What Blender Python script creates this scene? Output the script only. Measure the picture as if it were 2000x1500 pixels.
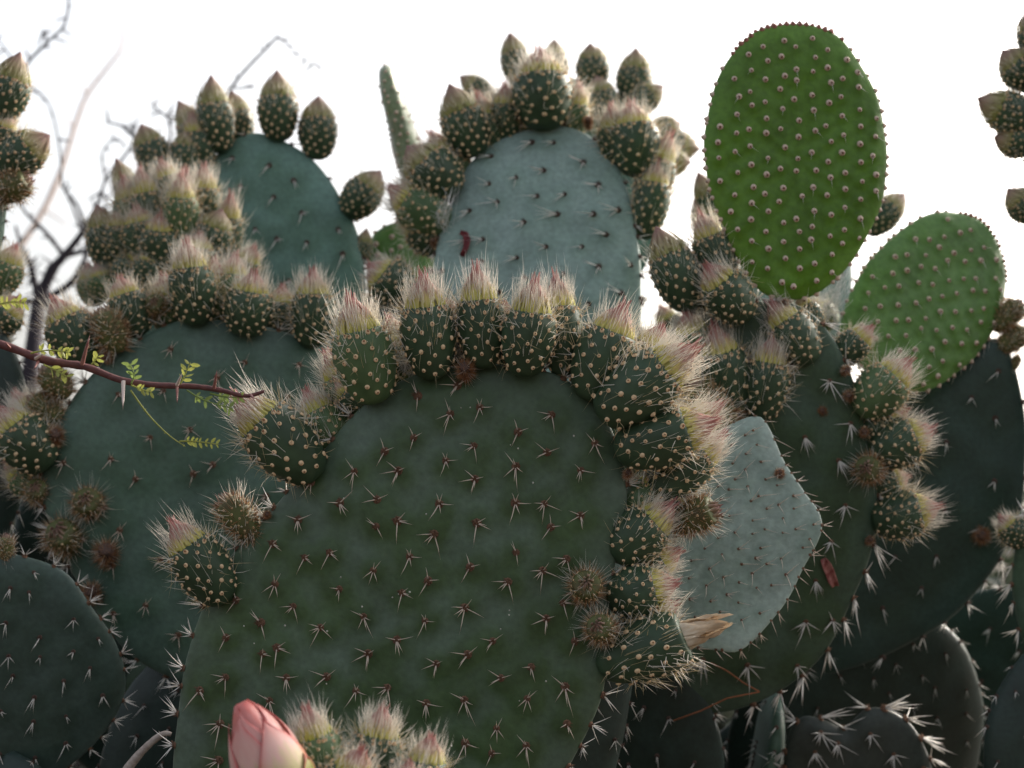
import bpy, math, random
import numpy as np
from mathutils import Vector, Matrix

# ------------------------------------------------------------------ clear
for o in list(bpy.data.objects):
    bpy.data.objects.remove(o, do_unlink=True)
scene = bpy.context.scene
col = scene.collection

# ------------------------------------------------------------------ camera
CAM_H, PITCH, LENS = 1.15, math.radians(6.0), 60.0
cd = bpy.data.cameras.new('camera')
cam = bpy.data.objects.new('camera', cd)
col.objects.link(cam)
cam.location = (0, 0, CAM_H)
cam.rotation_euler = (math.radians(90) + PITCH, 0, 0)
cd.lens = LENS
cd.sensor_width = 36.0
cd.clip_start = 0.05
cd.clip_end = 2000
cd.dof.use_dof = True
cd.dof.focus_distance = 1.30
cd.dof.aperture_fstop = 7.5
scene.camera = cam
scene.render.resolution_x, scene.render.resolution_y = 1024, 768

# ------------------------------------------------------------------ sky, sun, exposure
SUN_EL, SUN_AZ = math.radians(30), math.radians(48)      # azimuth measured from +Y towards +X
world = bpy.data.worlds.new('World')
scene.world = world
world.use_nodes = True
wn = world.node_tree.nodes
bg = wn['Background']
sky = wn.new('ShaderNodeTexSky')
sky.sky_type = 'NISHITA'
sky.sun_disc = False
sky.sun_elevation = SUN_EL
sky.sun_rotation = SUN_AZ
sky.air_density = 1.0
sky.dust_density = 8.0
sky.ozone_density = 0.6
hs = wn.new('ShaderNodeHueSaturation')                   # thin white overcast: the same sky, hardly any blue left in it
hs.inputs['Saturation'].default_value = 0.42
hs.inputs['Value'].default_value = 1.25
world.node_tree.links.new(sky.outputs[0], hs.inputs['Color'])
world.node_tree.links.new(hs.outputs[0], bg.inputs[0])
bg.inputs[1].default_value = 0.15
sd = bpy.data.lights.new('sun', 'SUN')
sd.energy = 1.5
sd.angle = math.radians(10)
sd.color = (1.0, 0.9, 0.76)
sun = bpy.data.objects.new('sun', sd)
col.objects.link(sun)
sun_dir = Vector((math.sin(SUN_AZ) * math.cos(SUN_EL), math.cos(SUN_AZ) * math.cos(SUN_EL), math.sin(SUN_EL)))
sun.rotation_euler = sun_dir.to_track_quat('Z', 'Y').to_euler()
scene.view_settings.view_transform = 'Standard'
scene.view_settings.look = 'None'
scene.view_settings.gamma = 1.0
scene.view_settings.use_curve_mapping = False
scene.view_settings.exposure = 0.92

# ------------------------------------------------------------------ helpers
rng = np.random.default_rng(7)
random.seed(7)
FWD = Vector((0, math.cos(PITCH), math.sin(PITCH)))
UP = Vector((0, -math.sin(PITCH), math.cos(PITCH)))
RT = Vector((1, 0, 0))
CAM = Vector((0, 0, CAM_H))
PXM = 0.6 / 2000.0          # metres per photo pixel at one metre


def P(px, py, d):
    """a point of the place: photo pixel and distance in metres along the view"""
    return CAM + FWD * d + RT * ((px - 1000) * PXM * d) - UP * ((py - 750) * PXM * d)


def empty(name, loc):
    o = bpy.data.objects.new(name, None)
    o.empty_display_size = 0.05
    col.objects.link(o)
    o.location = loc
    return o


def tag(o, label, cat, group=None, kind=None):
    if label: o['label'] = label
    if cat: o['category'] = cat
    if group: o['group'] = group
    if kind: o['kind'] = kind
    return o


def mesh(name, verts, faces, mats, mat_idx=None, smooth=True):
    me = bpy.data.meshes.new(name)
    me.from_pydata([tuple(v) for v in verts], [], faces)
    for m in mats: me.materials.append(m)
    if mat_idx is not None: me.polygons.foreach_set('material_index', np.asarray(mat_idx, dtype=np.int32))
    if smooth: me.polygons.foreach_set('use_smooth', np.ones(len(me.polygons), dtype=bool))
    me.update()
    return me


def link(name, me, parent=None, local=None):
    o = bpy.data.objects.new(name, me)
    col.objects.link(o)
    if parent: o.parent = parent
    if local is not None: o.matrix_basis = local
    return o


class MB:
    """collects shapes into one mesh"""
    def __init__(s):
        s.v, s.f, s.m = [], [], []

    def add(s, verts, faces, mi=0):
        b = len(s.v)
        s.v.extend(tuple(map(float, p)) for p in verts)
        s.f.extend(tuple(b + i for i in f) for f in faces)
        s.m.extend([mi] * len(faces))

    def spike(s, p0, d, L, r, mi=0, bend=None, segs=1, sides=3):
        p0 = np.asarray(p0, float); d = np.asarray(d, float); d = d / (np.linalg.norm(d) + 1e-9)
        a = np.cross(d, (0.3, 0.5, 0.81)); a /= np.linalg.norm(a) + 1e-9
        b = np.cross(d, a)
        bend = np.zeros(3) if bend is None else np.asarray(bend, float)
        vs, fs = [], []
        for k in range(segs):
            t = k / segs
            c = p0 + d * L * t + bend * (t * t) * L
            rr = r * (1 - 0.75 * t)
            for j in range(sides):
                an = 2 * math.pi * j / sides
                vs.append(c + (a * math.cos(an) + b * math.sin(an)) * rr)
        vs.append(p0 + d * L + bend * L)
        for k in range(segs - 1):
            for j in range(sides):
                j2 = (j + 1) % sides
                fs.append((k * sides + j, k * sides + j2, (k + 1) * sides + j2, (k + 1) * sides + j))
        o = (segs - 1) * sides
        for j in range(sides):
            fs.append((o + j, o + (j + 1) % sides, segs * sides))
        s.add(vs, fs, mi)

    def dome(s, c, n, r, h, mi=0, sides=8, rings=2, top_mi=None, zs=1.0):
        c = np.asarray(c, float); n = np.asarray(n, float); n = n / (np.linalg.norm(n) + 1e-9)
        a = np.cross(n, (0.31, 0.77, 0.55)); a /= np.linalg.norm(a) + 1e-9
        b = np.cross(n, a)
        base = len(s.v)
        for k in range(rings):
            t = k / rings
            rr = r * math.cos(t * math.pi / 2); z = h * math.sin(t * math.pi / 2)
            for j in range(sides):
                an = 2 * math.pi * (j + 0.5 * k) / sides
                s.v.append(tuple(c + (a * math.cos(an) + b * math.sin(an)) * rr + n * z))
        s.v.append(tuple(c + n * h))
        if zs != 1.0: s.v[base:] = [(p[0], p[1], c[2] + (p[2] - c[2]) * zs) for p in s.v[base:]]
        for k in range(rings - 1):
            for j in range(sides):
                j2 = (j + 1) % sides
                s.f.append((base + k * sides + j, base + k * sides + j2, base + (k + 1) * sides + j2, base + (k + 1) * sides + j)); s.m.append(mi)
        o = base + (rings - 1) * sides
        for j in range(sides):
            s.f.append((o + j, o + (j + 1) % sides, base + rings * sides)); s.m.append(mi if top_mi is None else top_mi)

    def tube(s, pts, radii, mi=0, sides=6):
        pts = [np.asarray(p, float) for p in pts]
        n = len(pts); base = len(s.v)
        for i in range(n):
            t = pts[min(i + 1, n - 1)] - pts[max(i - 1, 0)]
            t = t / (np.linalg.norm(t) + 1e-9)
            a = np.cross(t, (0.21, 0.93, 0.3)); a /= np.linalg.norm(a) + 1e-9
            b = np.cross(t, a)
            for j in range(sides):
                an = 2 * math.pi * j / sides
                s.v.append(tuple(pts[i] + (a * math.cos(an) + b * math.sin(an)) * radii[i]))
        for i in range(n - 1):
            for j in range(sides):
                j2 = (j + 1) % sides
                s.f.append((base + i * sides + j, base + i * sides + j2, base + (i + 1) * sides + j2, base + (i + 1) * sides + j)); s.m.append(mi)
        s.f.append(tuple(base + j for j in reversed(range(sides)))); s.m.append(mi)
        s.f.append(tuple(base + (n - 1) * sides + j for j in range(sides))); s.m.append(mi)

    def build(s, name, mats, smooth=True):
        return mesh(name, s.v, s.f, mats, s.m, smooth)


# ------------------------------------------------------------------ materials
def nodes_of(name):
    m = bpy.data.materials.new(name)
    m.use_nodes = True
    nt = m.node_tree
    return m, nt, nt.nodes, nt.links, nt.nodes['Principled BSDF']


def simple(name, c1, c2=None, scale=60.0, rough=0.65, bump=0.0, spec=0.3, coords='Object'):
    m, nt, N, L, b = nodes_of(name)
    b.inputs['Roughness'].default_value = rough
    b.inputs['Specular IOR Level'].default_value = spec
    tc = N.new('ShaderNodeTexCoord')
    nz = N.new('ShaderNodeTexNoise'); nz.inputs['Scale'].default_value = scale; nz.inputs['Detail'].default_value = 4
    L.new(tc.outputs[coords], nz.inputs['Vector'])
    mx = N.new('ShaderNodeMix'); mx.data_type = 'RGBA'
    mx.inputs[6].default_value = (*c1, 1); mx.inputs[7].default_value = (*(c2 or c1), 1)
    mr = N.new('ShaderNodeMapRange'); mr.inputs[1].default_value = 0.35; mr.inputs[2].default_value = 0.65
    L.new(nz.outputs['Fac'], mr.inputs[0]); L.new(mr.outputs[0], mx.inputs[0])
    L.new(mx.outputs[2], b.inputs['Base Color'])
    if bump:
        bp = N.new('ShaderNodeBump'); bp.inputs['Strength'].default_value = bump; bp.inputs['Distance'].default_value = 0.002
        L.new(nz.outputs['Fac'], bp.inputs['Height']); L.new(bp.outputs[0], b.inputs['Normal'])
    return m


def hairlike(name, c, trans=0.45):
    """thin pale hairs and spines let light through"""
    m, nt, N, L, b = nodes_of(name)
    b.inputs['Base Color'].default_value = (*c, 1)
    b.inputs['Roughness'].default_value = 0.5
    tr = N.new('ShaderNodeBsdfTranslucent'); tr.inputs[0].default_value = (*c, 1)
    mx = N.new('ShaderNodeMixShader'); mx.inputs[0].default_value = trans
    L.new(b.outputs[0], mx.inputs[1]); L.new(tr.outputs[0], mx.inputs[2])
    L.new(mx.outputs[0], N['Material Output'].inputs[0])
    return m


def pad_material(name, wax, green, contrast=1.0, scar=(0.16, 0.11, 0.06), rough=0.46, trans=0.0, sheen=0.18):
    """waxy bloom over green skin, rubbed thin in patches and round the areoles, deepened there as painted bump shading; a few corky scars"""
    m, nt, N, L, b = nodes_of(name)
    b.inputs['Roughness'].default_value = rough
    b.inputs['Specular IOR Level'].default_value = 0.35
    b.inputs['Sheen Weight'].default_value = sheen            # waxy bloom pales the skin at grazing angles
    b.inputs['Sheen Roughness'].default_value = 0.4
    tc = N.new('ShaderNodeTexCoord')
    n1 = N.new('ShaderNodeTexNoise'); n1.inputs['Scale'].default_value = 16; n1.inputs['Detail'].default_value = 5; n1.inputs['Distortion'].default_value = 0.4
    L.new(tc.outputs['Object'], n1.inputs['Vector'])
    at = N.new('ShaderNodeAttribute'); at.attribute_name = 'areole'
    a1 = N.new('ShaderNodeMath'); a1.operation = 'MULTIPLY_ADD'; a1.inputs[1].default_value = 0.50 * contrast  # wear round the areoles, strengthened to paint light and dark on the bumps
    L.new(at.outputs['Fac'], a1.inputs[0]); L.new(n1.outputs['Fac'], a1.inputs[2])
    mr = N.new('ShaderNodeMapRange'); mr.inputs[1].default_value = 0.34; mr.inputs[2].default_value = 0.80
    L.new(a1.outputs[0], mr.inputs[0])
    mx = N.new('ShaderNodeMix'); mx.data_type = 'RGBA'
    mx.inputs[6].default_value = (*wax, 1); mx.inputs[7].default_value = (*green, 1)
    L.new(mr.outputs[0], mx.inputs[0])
    # fine mottle
    n2 = N.new('ShaderNodeTexNoise'); n2.inputs['Scale'].default_value = 210; n2.inputs['Detail'].default_value = 3
    L.new(tc.outputs['Object'], n2.inputs['Vector'])
    m2 = N.new('ShaderNodeMapRange'); m2.inputs[1].default_value = 0.3; m2.inputs[2].default_value = 0.7; m2.inputs[3].default_value = 0.84; m2.inputs[4].default_value = 1.14
    L.new(n2.outputs['Fac'], m2.inputs[0])
    mu = N.new('ShaderNodeMix'); mu.data_type = 'RGBA'; mu.blend_type = 'MULTIPLY'; mu.inputs[0].default_value = 1
    L.new(mx.outputs[2], mu.inputs[6]); L.new(m2.outputs[0], mu.inputs[7])
    # broad, uneven bloom
    n4 = N.new('ShaderNodeTexNoise'); n4.inputs['Scale'].default_value = 9; n4.inputs['Detail'].default_value = 2; n4.inputs['Distortion'].default_value = 1.2
    L.new(tc.outputs['Object'], n4.inputs['Vector'])
    m4 = N.new('ShaderNodeMapRange'); m4.inputs[1].default_value = 0.3; m4.inputs[2].default_value = 0.7; m4.inputs[3].default_value = 0.80; m4.inputs[4].default_value = 1.22
    L.new(n4.outputs['Fac'], m4.inputs[0])
    mw = N.new('ShaderNodeMix'); mw.data_type = 'RGBA'; mw.blend_type = 'MULTIPLY'; mw.inputs[0].default_value = 1
    L.new(mu.outputs[2], mw.inputs[6]); L.new(m4.outputs[0], mw.inputs[7]); mu = mw
    # corky scars and specks
    n3 = N.new('ShaderNodeTexNoise'); n3.inputs['Scale'].default_value = 46; n3.inputs['Detail'].default_value = 6; n3.inputs['Roughness'].default_value = 0.7
    L.new(tc.outputs['Object'], n3.inputs['Vector'])
    m3 = N.new('ShaderNodeMapRange'); m3.inputs[1].default_value = 0.72; m3.inputs[2].default_value = 0.78
    L.new(n3.outputs['Fac'], m3.inputs[0])
    ms = N.new('ShaderNodeMix'); ms.data_type = 'RGBA'; ms.inputs[7].default_value = (*scar, 1)
    sc = N.new('ShaderNodeMath'); sc.operation = 'MULTIPLY'; sc.inputs[1].default_value = 0.6
    L.new(m3.outputs[0], sc.inputs[0]); L.new(sc.outputs[0], ms.inputs[0]); L.new(mu.outputs[2], ms.inputs[6])
    L.new(ms.outputs[2], b.inputs['Base Color'])
    bp = N.new('ShaderNodeBump'); bp.inputs['Strength'].default_value = 0.18; bp.inputs['Distance'].default_value = 0.0015
    L.new(n2.outputs['Fac'], bp.inputs['Height']); L.new(bp.outputs[0], b.inputs['Normal'])
    if trans:
        tr = N.new('ShaderNodeBsdfTranslucent'); L.new(ms.outputs[2], tr.inputs[0])
        mm = N.new('ShaderNodeMixShader'); mm.inputs[0].default_value = trans
        L.new(b.outputs[0], mm.inputs[1]); L.new(tr.outputs[0], mm.inputs[2]); L.new(mm.outputs[0], N['Material Output'].inputs[0])
    return m


def ramp_material(name, stops, streak=0.12, rough=0.55, trans=0.25, zscale=1.0, edge=None):
    """colour runs along the thing's own length (object z), with fine lengthwise streaks"""
    m, nt, N, L, b = nodes_of(name)
    b.inputs['Roughness'].default_value = rough
    tc = N.new('ShaderNodeTexCoord')
    sp = N.new('ShaderNodeSeparateXYZ'); L.new(tc.outputs['Object'], sp.inputs[0])
    mp = N.new('ShaderNodeMapping'); mp.inputs['Scale'].default_value = (22, 22, 2.5)
    L.new(tc.outputs['Object'], mp.inputs[0])
    nz = N.new('ShaderNodeTexNoise'); nz.inputs['Scale'].default_value = 1.0; nz.inputs['Detail'].default_value = 3
    L.new(mp.outputs[0], nz.inputs['Vector'])
    zz = N.new('ShaderNodeMath'); zz.operation = 'MULTIPLY'; zz.inputs[1].default_value = zscale
    L.new(sp.outputs['Z'], zz.inputs[0])
    ma = N.new('ShaderNodeMath'); ma.operation = 'MULTIPLY_ADD'; ma.inputs[1].default_value = streak * 2
    ms = N.new('ShaderNodeMath'); ms.operation = 'SUBTRACT'; ms.inputs[1].default_value = 0.5
    L.new(nz.outputs['Fac'], ms.inputs[0]); L.new(ms.outputs[0], ma.inputs[0]); L.new(zz.outputs[0], ma.inputs[2])
    cr = N.new('ShaderNodeValToRGB')
    el = cr.color_ramp.elements
    while len(el) < len(stops): el.new(0.5)
    for e, (p, c) in zip(el, stops):
        e.position = p; e.color = (*c, 1)
    L.new(ma.outputs[0], cr.inputs[0])
    out = cr.outputs[0]
    if edge:                                                # petals are redder along their margins
        ea = N.new('ShaderNodeAttribute'); ea.attribute_name = 'margin'
        em = N.new('ShaderNodeMix'); em.data_type = 'RGBA'; em.inputs[7].default_value = (*edge, 1)
        L.new(ea.outputs['Fac'], em.inputs[0]); L.new(out, em.inputs[6]); out = em.outputs[2]
    L.new(out, b.inputs['Base Color'])
    tr = N.new('ShaderNodeBsdfTranslucent'); L.new(out, tr.inputs[0])
    mm = N.new('ShaderNodeMixShader'); mm.inputs[0].default_value = trans
    L.new(b.outputs[0], mm.inputs[1]); L.new(tr.outputs[0], mm.inputs[2]); L.new(mm.outputs[0], N['Material Output'].inputs[0])
    return m


M = {}
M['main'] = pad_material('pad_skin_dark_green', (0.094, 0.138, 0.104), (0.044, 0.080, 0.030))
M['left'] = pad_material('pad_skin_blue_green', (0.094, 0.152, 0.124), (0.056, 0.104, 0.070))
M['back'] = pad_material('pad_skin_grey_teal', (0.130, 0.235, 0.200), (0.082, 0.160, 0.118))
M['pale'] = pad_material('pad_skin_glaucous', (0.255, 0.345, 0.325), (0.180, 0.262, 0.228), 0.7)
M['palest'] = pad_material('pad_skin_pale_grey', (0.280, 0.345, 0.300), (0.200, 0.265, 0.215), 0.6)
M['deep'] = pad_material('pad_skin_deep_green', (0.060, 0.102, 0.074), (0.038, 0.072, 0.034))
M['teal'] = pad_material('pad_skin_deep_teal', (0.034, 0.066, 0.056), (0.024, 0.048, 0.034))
M['dusky'] = pad_material('pad_skin_dusky', (0.038, 0.048, 0.040), (0.026, 0.034, 0.026), sheen=.06)  # brownish skin, darkened so the colour carries the low shade
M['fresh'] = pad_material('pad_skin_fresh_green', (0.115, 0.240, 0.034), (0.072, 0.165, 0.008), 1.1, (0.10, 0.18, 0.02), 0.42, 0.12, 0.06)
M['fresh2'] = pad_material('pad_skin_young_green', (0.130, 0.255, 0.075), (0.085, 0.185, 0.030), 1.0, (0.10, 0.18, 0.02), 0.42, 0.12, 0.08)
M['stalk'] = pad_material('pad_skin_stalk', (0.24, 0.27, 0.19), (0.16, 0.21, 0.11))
M['shade'] = pad_material('pad_skin_shaded', (0.022, 0.042, 0.036), (0.016, 0.030, 0.022), sheen=.06)  # lower segments: deep shade of the gaps put into the skin colour
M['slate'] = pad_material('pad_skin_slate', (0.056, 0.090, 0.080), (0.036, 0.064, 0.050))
M['wool'] = simple('areole_wool', (0.19, 0.105, 0.065), (0.10, 0.055, 0.036), 900, 0.9)
M['wool_dark'] = simple('areole_wool_dark', (0.11, 0.070, 0.055), (0.07, 0.042, 0.034), 900, 0.9)
M['spine'] = hairlike('spine_pale', (0.72, 0.61, 0.51), 0.25)
M['spine_white'] = hairlike('spine_white', (0.80, 0.77, 0.72), 0.25)
M['hair'] = hairlike('bud_hair', (0.92, 0.88, 0.80), 0.55)
M['hair_gold'] = hairlike('bud_hair_straw', (0.66, 0.55, 0.34), 0.4)
M['bristle_red'] = hairlike('bristle_rust', (0.42, 0.19, 0.085), 0.25)
M['bristle_brown'] = hairlike('bristle_tan', (0.42, 0.27, 0.13), 0.3)
M['dot'] = simple('areole_cream', (0.72, 0.54, 0.34), (0.60, 0.42, 0.25), 40, 0.85)
M['dot_core'] = simple('areole_core', (0.26, 0.12, 0.06), (0.20, 0.09, 0.04), 40, 0.9)
M['knob'] = simple('knob_pinkish', (0.60, 0.48, 0.39), (0.48, 0.35, 0.28), 40, 0.8)
M['knob_red'] = simple('knob_reddish', (0.36, 0.15, 0.12), (0.28, 0.13, 0.10), 40, 0.8)
M['knob_core'] = simple('knob_core', (0.16, 0.06, 0.045), (0.11, 0.04, 0.03), 40, 0.9)
M['fruit'] = simple('fruit_skin', (0.042, 0.078, 0.040), (0.026, 0.050, 0.024), 3.0, 0.5, 0, 0.35)
M['fruit_light'] = simple('fruit_skin_light', (0.085, 0.140, 0.060), (0.055, 0.100, 0.040), 3.0, 0.5, 0, 0.35)
M['fruit_brown'] = simple('fruit_skin_brown', (0.095, 0.115, 0.035), (0.085, 0.065, 0.03), 3.0, 0.6)
M['cone'] = ramp_material('bud_scale', [(0.50, (0.14, 0.19, 0.03)), (0.66, (0.50, 0.50, 0.08)), (0.79, (0.62, 0.54, 0.18)), (0.88, (0.56, 0.36, 0.28)), (1.0, (0.46, 0.20, 0.18))])
M['cone_dull'] = ramp_material('bud_scale_dull', [(0.45, (0.10, 0.15, 0.04)), (0.64, (0.30, 0.31, 0.09)), (0.80, (0.38, 0.31, 0.18)), (0.92, (0.34, 0.22, 0.17)), (1.0, (0.20, 0.07, 0.07))])
M['petal'] = ramp_material('petal_salmon', [(0.40, (0.46, 0.48, 0.16)), (0.54, (0.72, 0.62, 0.36)), (0.66, (0.84, 0.56, 0.50)), (0.85, (0.80, 0.44, 0.40)), (1.0, (0.74, 0.24, 0.20))], 0.16, 0.42, 0.3, edge=(0.62, 0.10, 0.10))
M['withered'] = ramp_material('withered_petal', [(0.4, (0.56, 0.48, 0.36)), (0.75, (0.72, 0.62, 0.48)), (1.1, (0.60, 0.44, 0.28))], 0.25, 0.8, 0.3)
M['red_petal'] = simple('fallen_petal_red', (0.17, 0.022, 0.025), (0.09, 0.012, 0.016), 200, 0.5)
M['pink_petal'] = simple('fallen_petal_pink', (0.42, 0.19, 0.16), (0.20, 0.04, 0.035), 200, 0.6)
M['bark'] = simple('twig_bark', (0.14, 0.055, 0.05), (0.09, 0.035, 0.035), 220, 0.6, 0.4)
M['bark_dark'] = simple('branch_bark_dark', (0.040, 0.032, 0.040), (0.024, 0.020, 0.026), 60, 0.85, 0.4)
M['bark_tan'] = simple('branch_bark_tan', (0.78, 0.60, 0.50), (0.70, 0.52, 0.42), 60, 0.8, 0.3)
M['bark_grey'] = simple('twig_bark_grey', (0.42, 0.36, 0.32), (0.30, 0.25, 0.22), 260, 0.8, 0.4)
M['trunk'] = simple('cactus_woody_base', (0.16, 0.125, 0.09), (0.09, 0.075, 0.055), 45, 0.9, 0.8)
M['thorn'] = hairlike('thorn_pale', (0.66, 0.55, 0.50), 0.1)
M['thorn_red'] = simple('thorn_reddish', (0.30, 0.14, 0.12), (0.22, 0.09, 0.08), 300, 0.5)
M['leaf'] = hairlike('leaflet_lime', (0.36, 0.38, 0.09), 0.4)
M['leaf_green'] = hairlike('leaflet_green', (0.24, 0.32, 0.09), 0.4)
M['shrub'] = hairlike('shrub_leaf', (0.055, 0.075, 0.045), 0.25)
M['shrub2'] = hairlike('shrub_leaf_grey', (0.075, 0.085, 0.065), 0.25)
M['needle'] = simple('dry_needle', (0.34, 0.12, 0.05), (0.26, 0.09, 0.04), 300, 0.5)
M['web'] = hairlike('cobweb_silk', (0.75, 0.74, 0.72), 0.45)
M['soil'] = simple('soil', (0.10, 0.075, 0.055), (0.055, 0.042, 0.032), 7, 0.95, 0.6)

# ------------------------------------------------------------------ ground
gv, gf, NG = [], [], 60
ext = np.concatenate([-np.geomspace(600, 0.5, NG // 2), np.geomspace(0.5, 600, NG // 2)])
for j, y in enumerate(ext):
    for i, x in enumerate(ext):
        near = math.exp(-(x * x + y * y) / 400)
        gv.append((x, y, 0.05 * near * math.sin(x * 1.7 + 0.6 * y) * math.cos(y * 1.3)))
for j in range(NG - 1):
    for i in range(NG - 1):
        a = j * NG + i
        gf.append((a, a + 1, a + NG + 1, a + NG))
g = link('ground', mesh('ground', gv, gf, [M['soil']]))
g['kind'] = 'structure'


# ------------------------------------------------------------------ areoles: wool cushion with its spines, variants shared by all pads
def make_areole(kind, seed):
    r = np.random.default_rng(seed)
    b = MB()
    if kind in ('star', 'long', 'thin', 'dark', 'tiny', 'edge'):
        cr, n0, n1, l0, l1, sr = dict(star=(.0030, 3, 7, .008, .0165, .00042), edge=(.0030, 5, 10, .009, .024, .00050), long=(.0030, 6, 10, .014, .030, .00065),
                                       thin=(.0025, 3, 6, .010, .022, .00045), dark=(.0023, 2, 4, .007, .016, .00040),
                                       tiny=(.0017, 1, 4, .008, .017, .00036))[kind]
        b.dome((0, 0, -.0008), (0, 0, 1), cr, cr * 0.68, 0, 9, 3)
        for k in range(26 if kind != 'tiny' else 7):                       # glochids
            a = r.uniform(0, 6.28); e = r.uniform(.15, 1.0)
            d = (math.cos(a) * e, math.sin(a) * e, 1)
            b.spike((d[0] * cr * .8, d[1] * cr * .8, cr * .35), d, r.uniform(.5, 1.0) * cr, cr * .11, 0)
        n = int(r.integers(n0, n1))
        if kind == 'thin':
            base = math.radians(-150)
        elif kind == 'tiny':
            base = math.radians(-10)
        else:
            base = math.radians(-95)
        main = True
        for k in range(n):
            if kind in ('thin', 'dark', 'tiny'):
                a = base + r.normal(0, .55)
            elif kind == 'long':
                a = base + r.normal(0, .75)
            else:
                a = (base + r.normal(0, .35)) if main else r.uniform(0, 6.28)
            el = math.radians(r.uniform(14, 48))
            if kind == 'edge': a, el = r.uniform(0, 6.28), math.radians(r.uniform(22, 80))
            d = np.array((math.cos(a) * math.cos(el), math.sin(a) * math.cos(el), math.sin(el)))
            L = r.uniform(l0, l1) * (1.0 if main else r.uniform(.5, .95))
            b.spike(d * cr * .5 + np.array((0, 0, cr * .25)), d, L, sr, 1, bend=r.normal(0, .05, 3), segs=2, sides=4)
            main = False
    elif kind in ('knob', 'knob_red'):
        b.dome((0, 0, -.0012), (0, -.25, 1), .0031, .0034, 0, 10, 3)
        b.dome((0, -.0008, .0016), (0, -.45, 1), .0013, .0009, 1, 8, 2)
        b.spike((0, .0012, .001), (0, -.25, 1), .0028, .0008, 0, bend=(0, -.5, 0), segs=2, sides=5)
        if r.random() < .3:
            a = math.radians(r.normal(-95, 30))
            b.spike((0, -.0004, .0018), (math.cos(a), math.sin(a), .45), r.uniform(.006, .015), .00028, 2, segs=2)
    if kind == 'knob': mats = [M['knob'], M['knob_core'], M['spine_white']]
    elif kind == 'knob_red': mats = [M['knob_red'], M['knob_core'], M['spine_white']]
    elif kind in ('thin', 'dark'): mats = [M['wool_dark'], M['spine_white']]
    elif kind in ('long', 'edge'): mats = [M['wool'], M['spine_white']]
    else: mats = [M['wool'], M['spine']]
    return b.build('areole_' + kind, mats)


AREOLE = {k: [make_areole(k, 100 * i + s) for s in range(12)] for i, k in enumerate(('star', 'long', 'thin', 'dark', 'tiny', 'knob', 'knob_red', 'edge'))}


def mesh_arrays(me):
    n = len(me.vertices)
    co = np.empty(n * 3); me.vertices.foreach_get('co', co)
    return co.reshape(-1, 3), [tuple(p.vertices) for p in me.polygons], [p.material_index for p in me.polygons]


ARR = {k: [mesh_arrays(m) for m in v] for k, v in AREOLE.items()}


# ------------------------------------------------------------------ pads
def spline_closed(pts, n=480):
    pts = np.asarray(pts, float); m = len(pts)
    out = []
    per = n // m + 1
    for i in range(m):
        p0, p1, p2, p3 = pts[i - 1], pts[i], pts[(i + 1) % m], pts[(i + 2) % m]
        for k in range(per):
            t = k / per
            out.append(0.5 * ((2 * p1) + (-p0 + p2) * t + (2 * p0 - 5 * p1 + 4 * p2 - p3) * t * t + (-p0 + 3 * p1 - 3 * p2 + p3) * t ** 3))
    return np.array(out)


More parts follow.
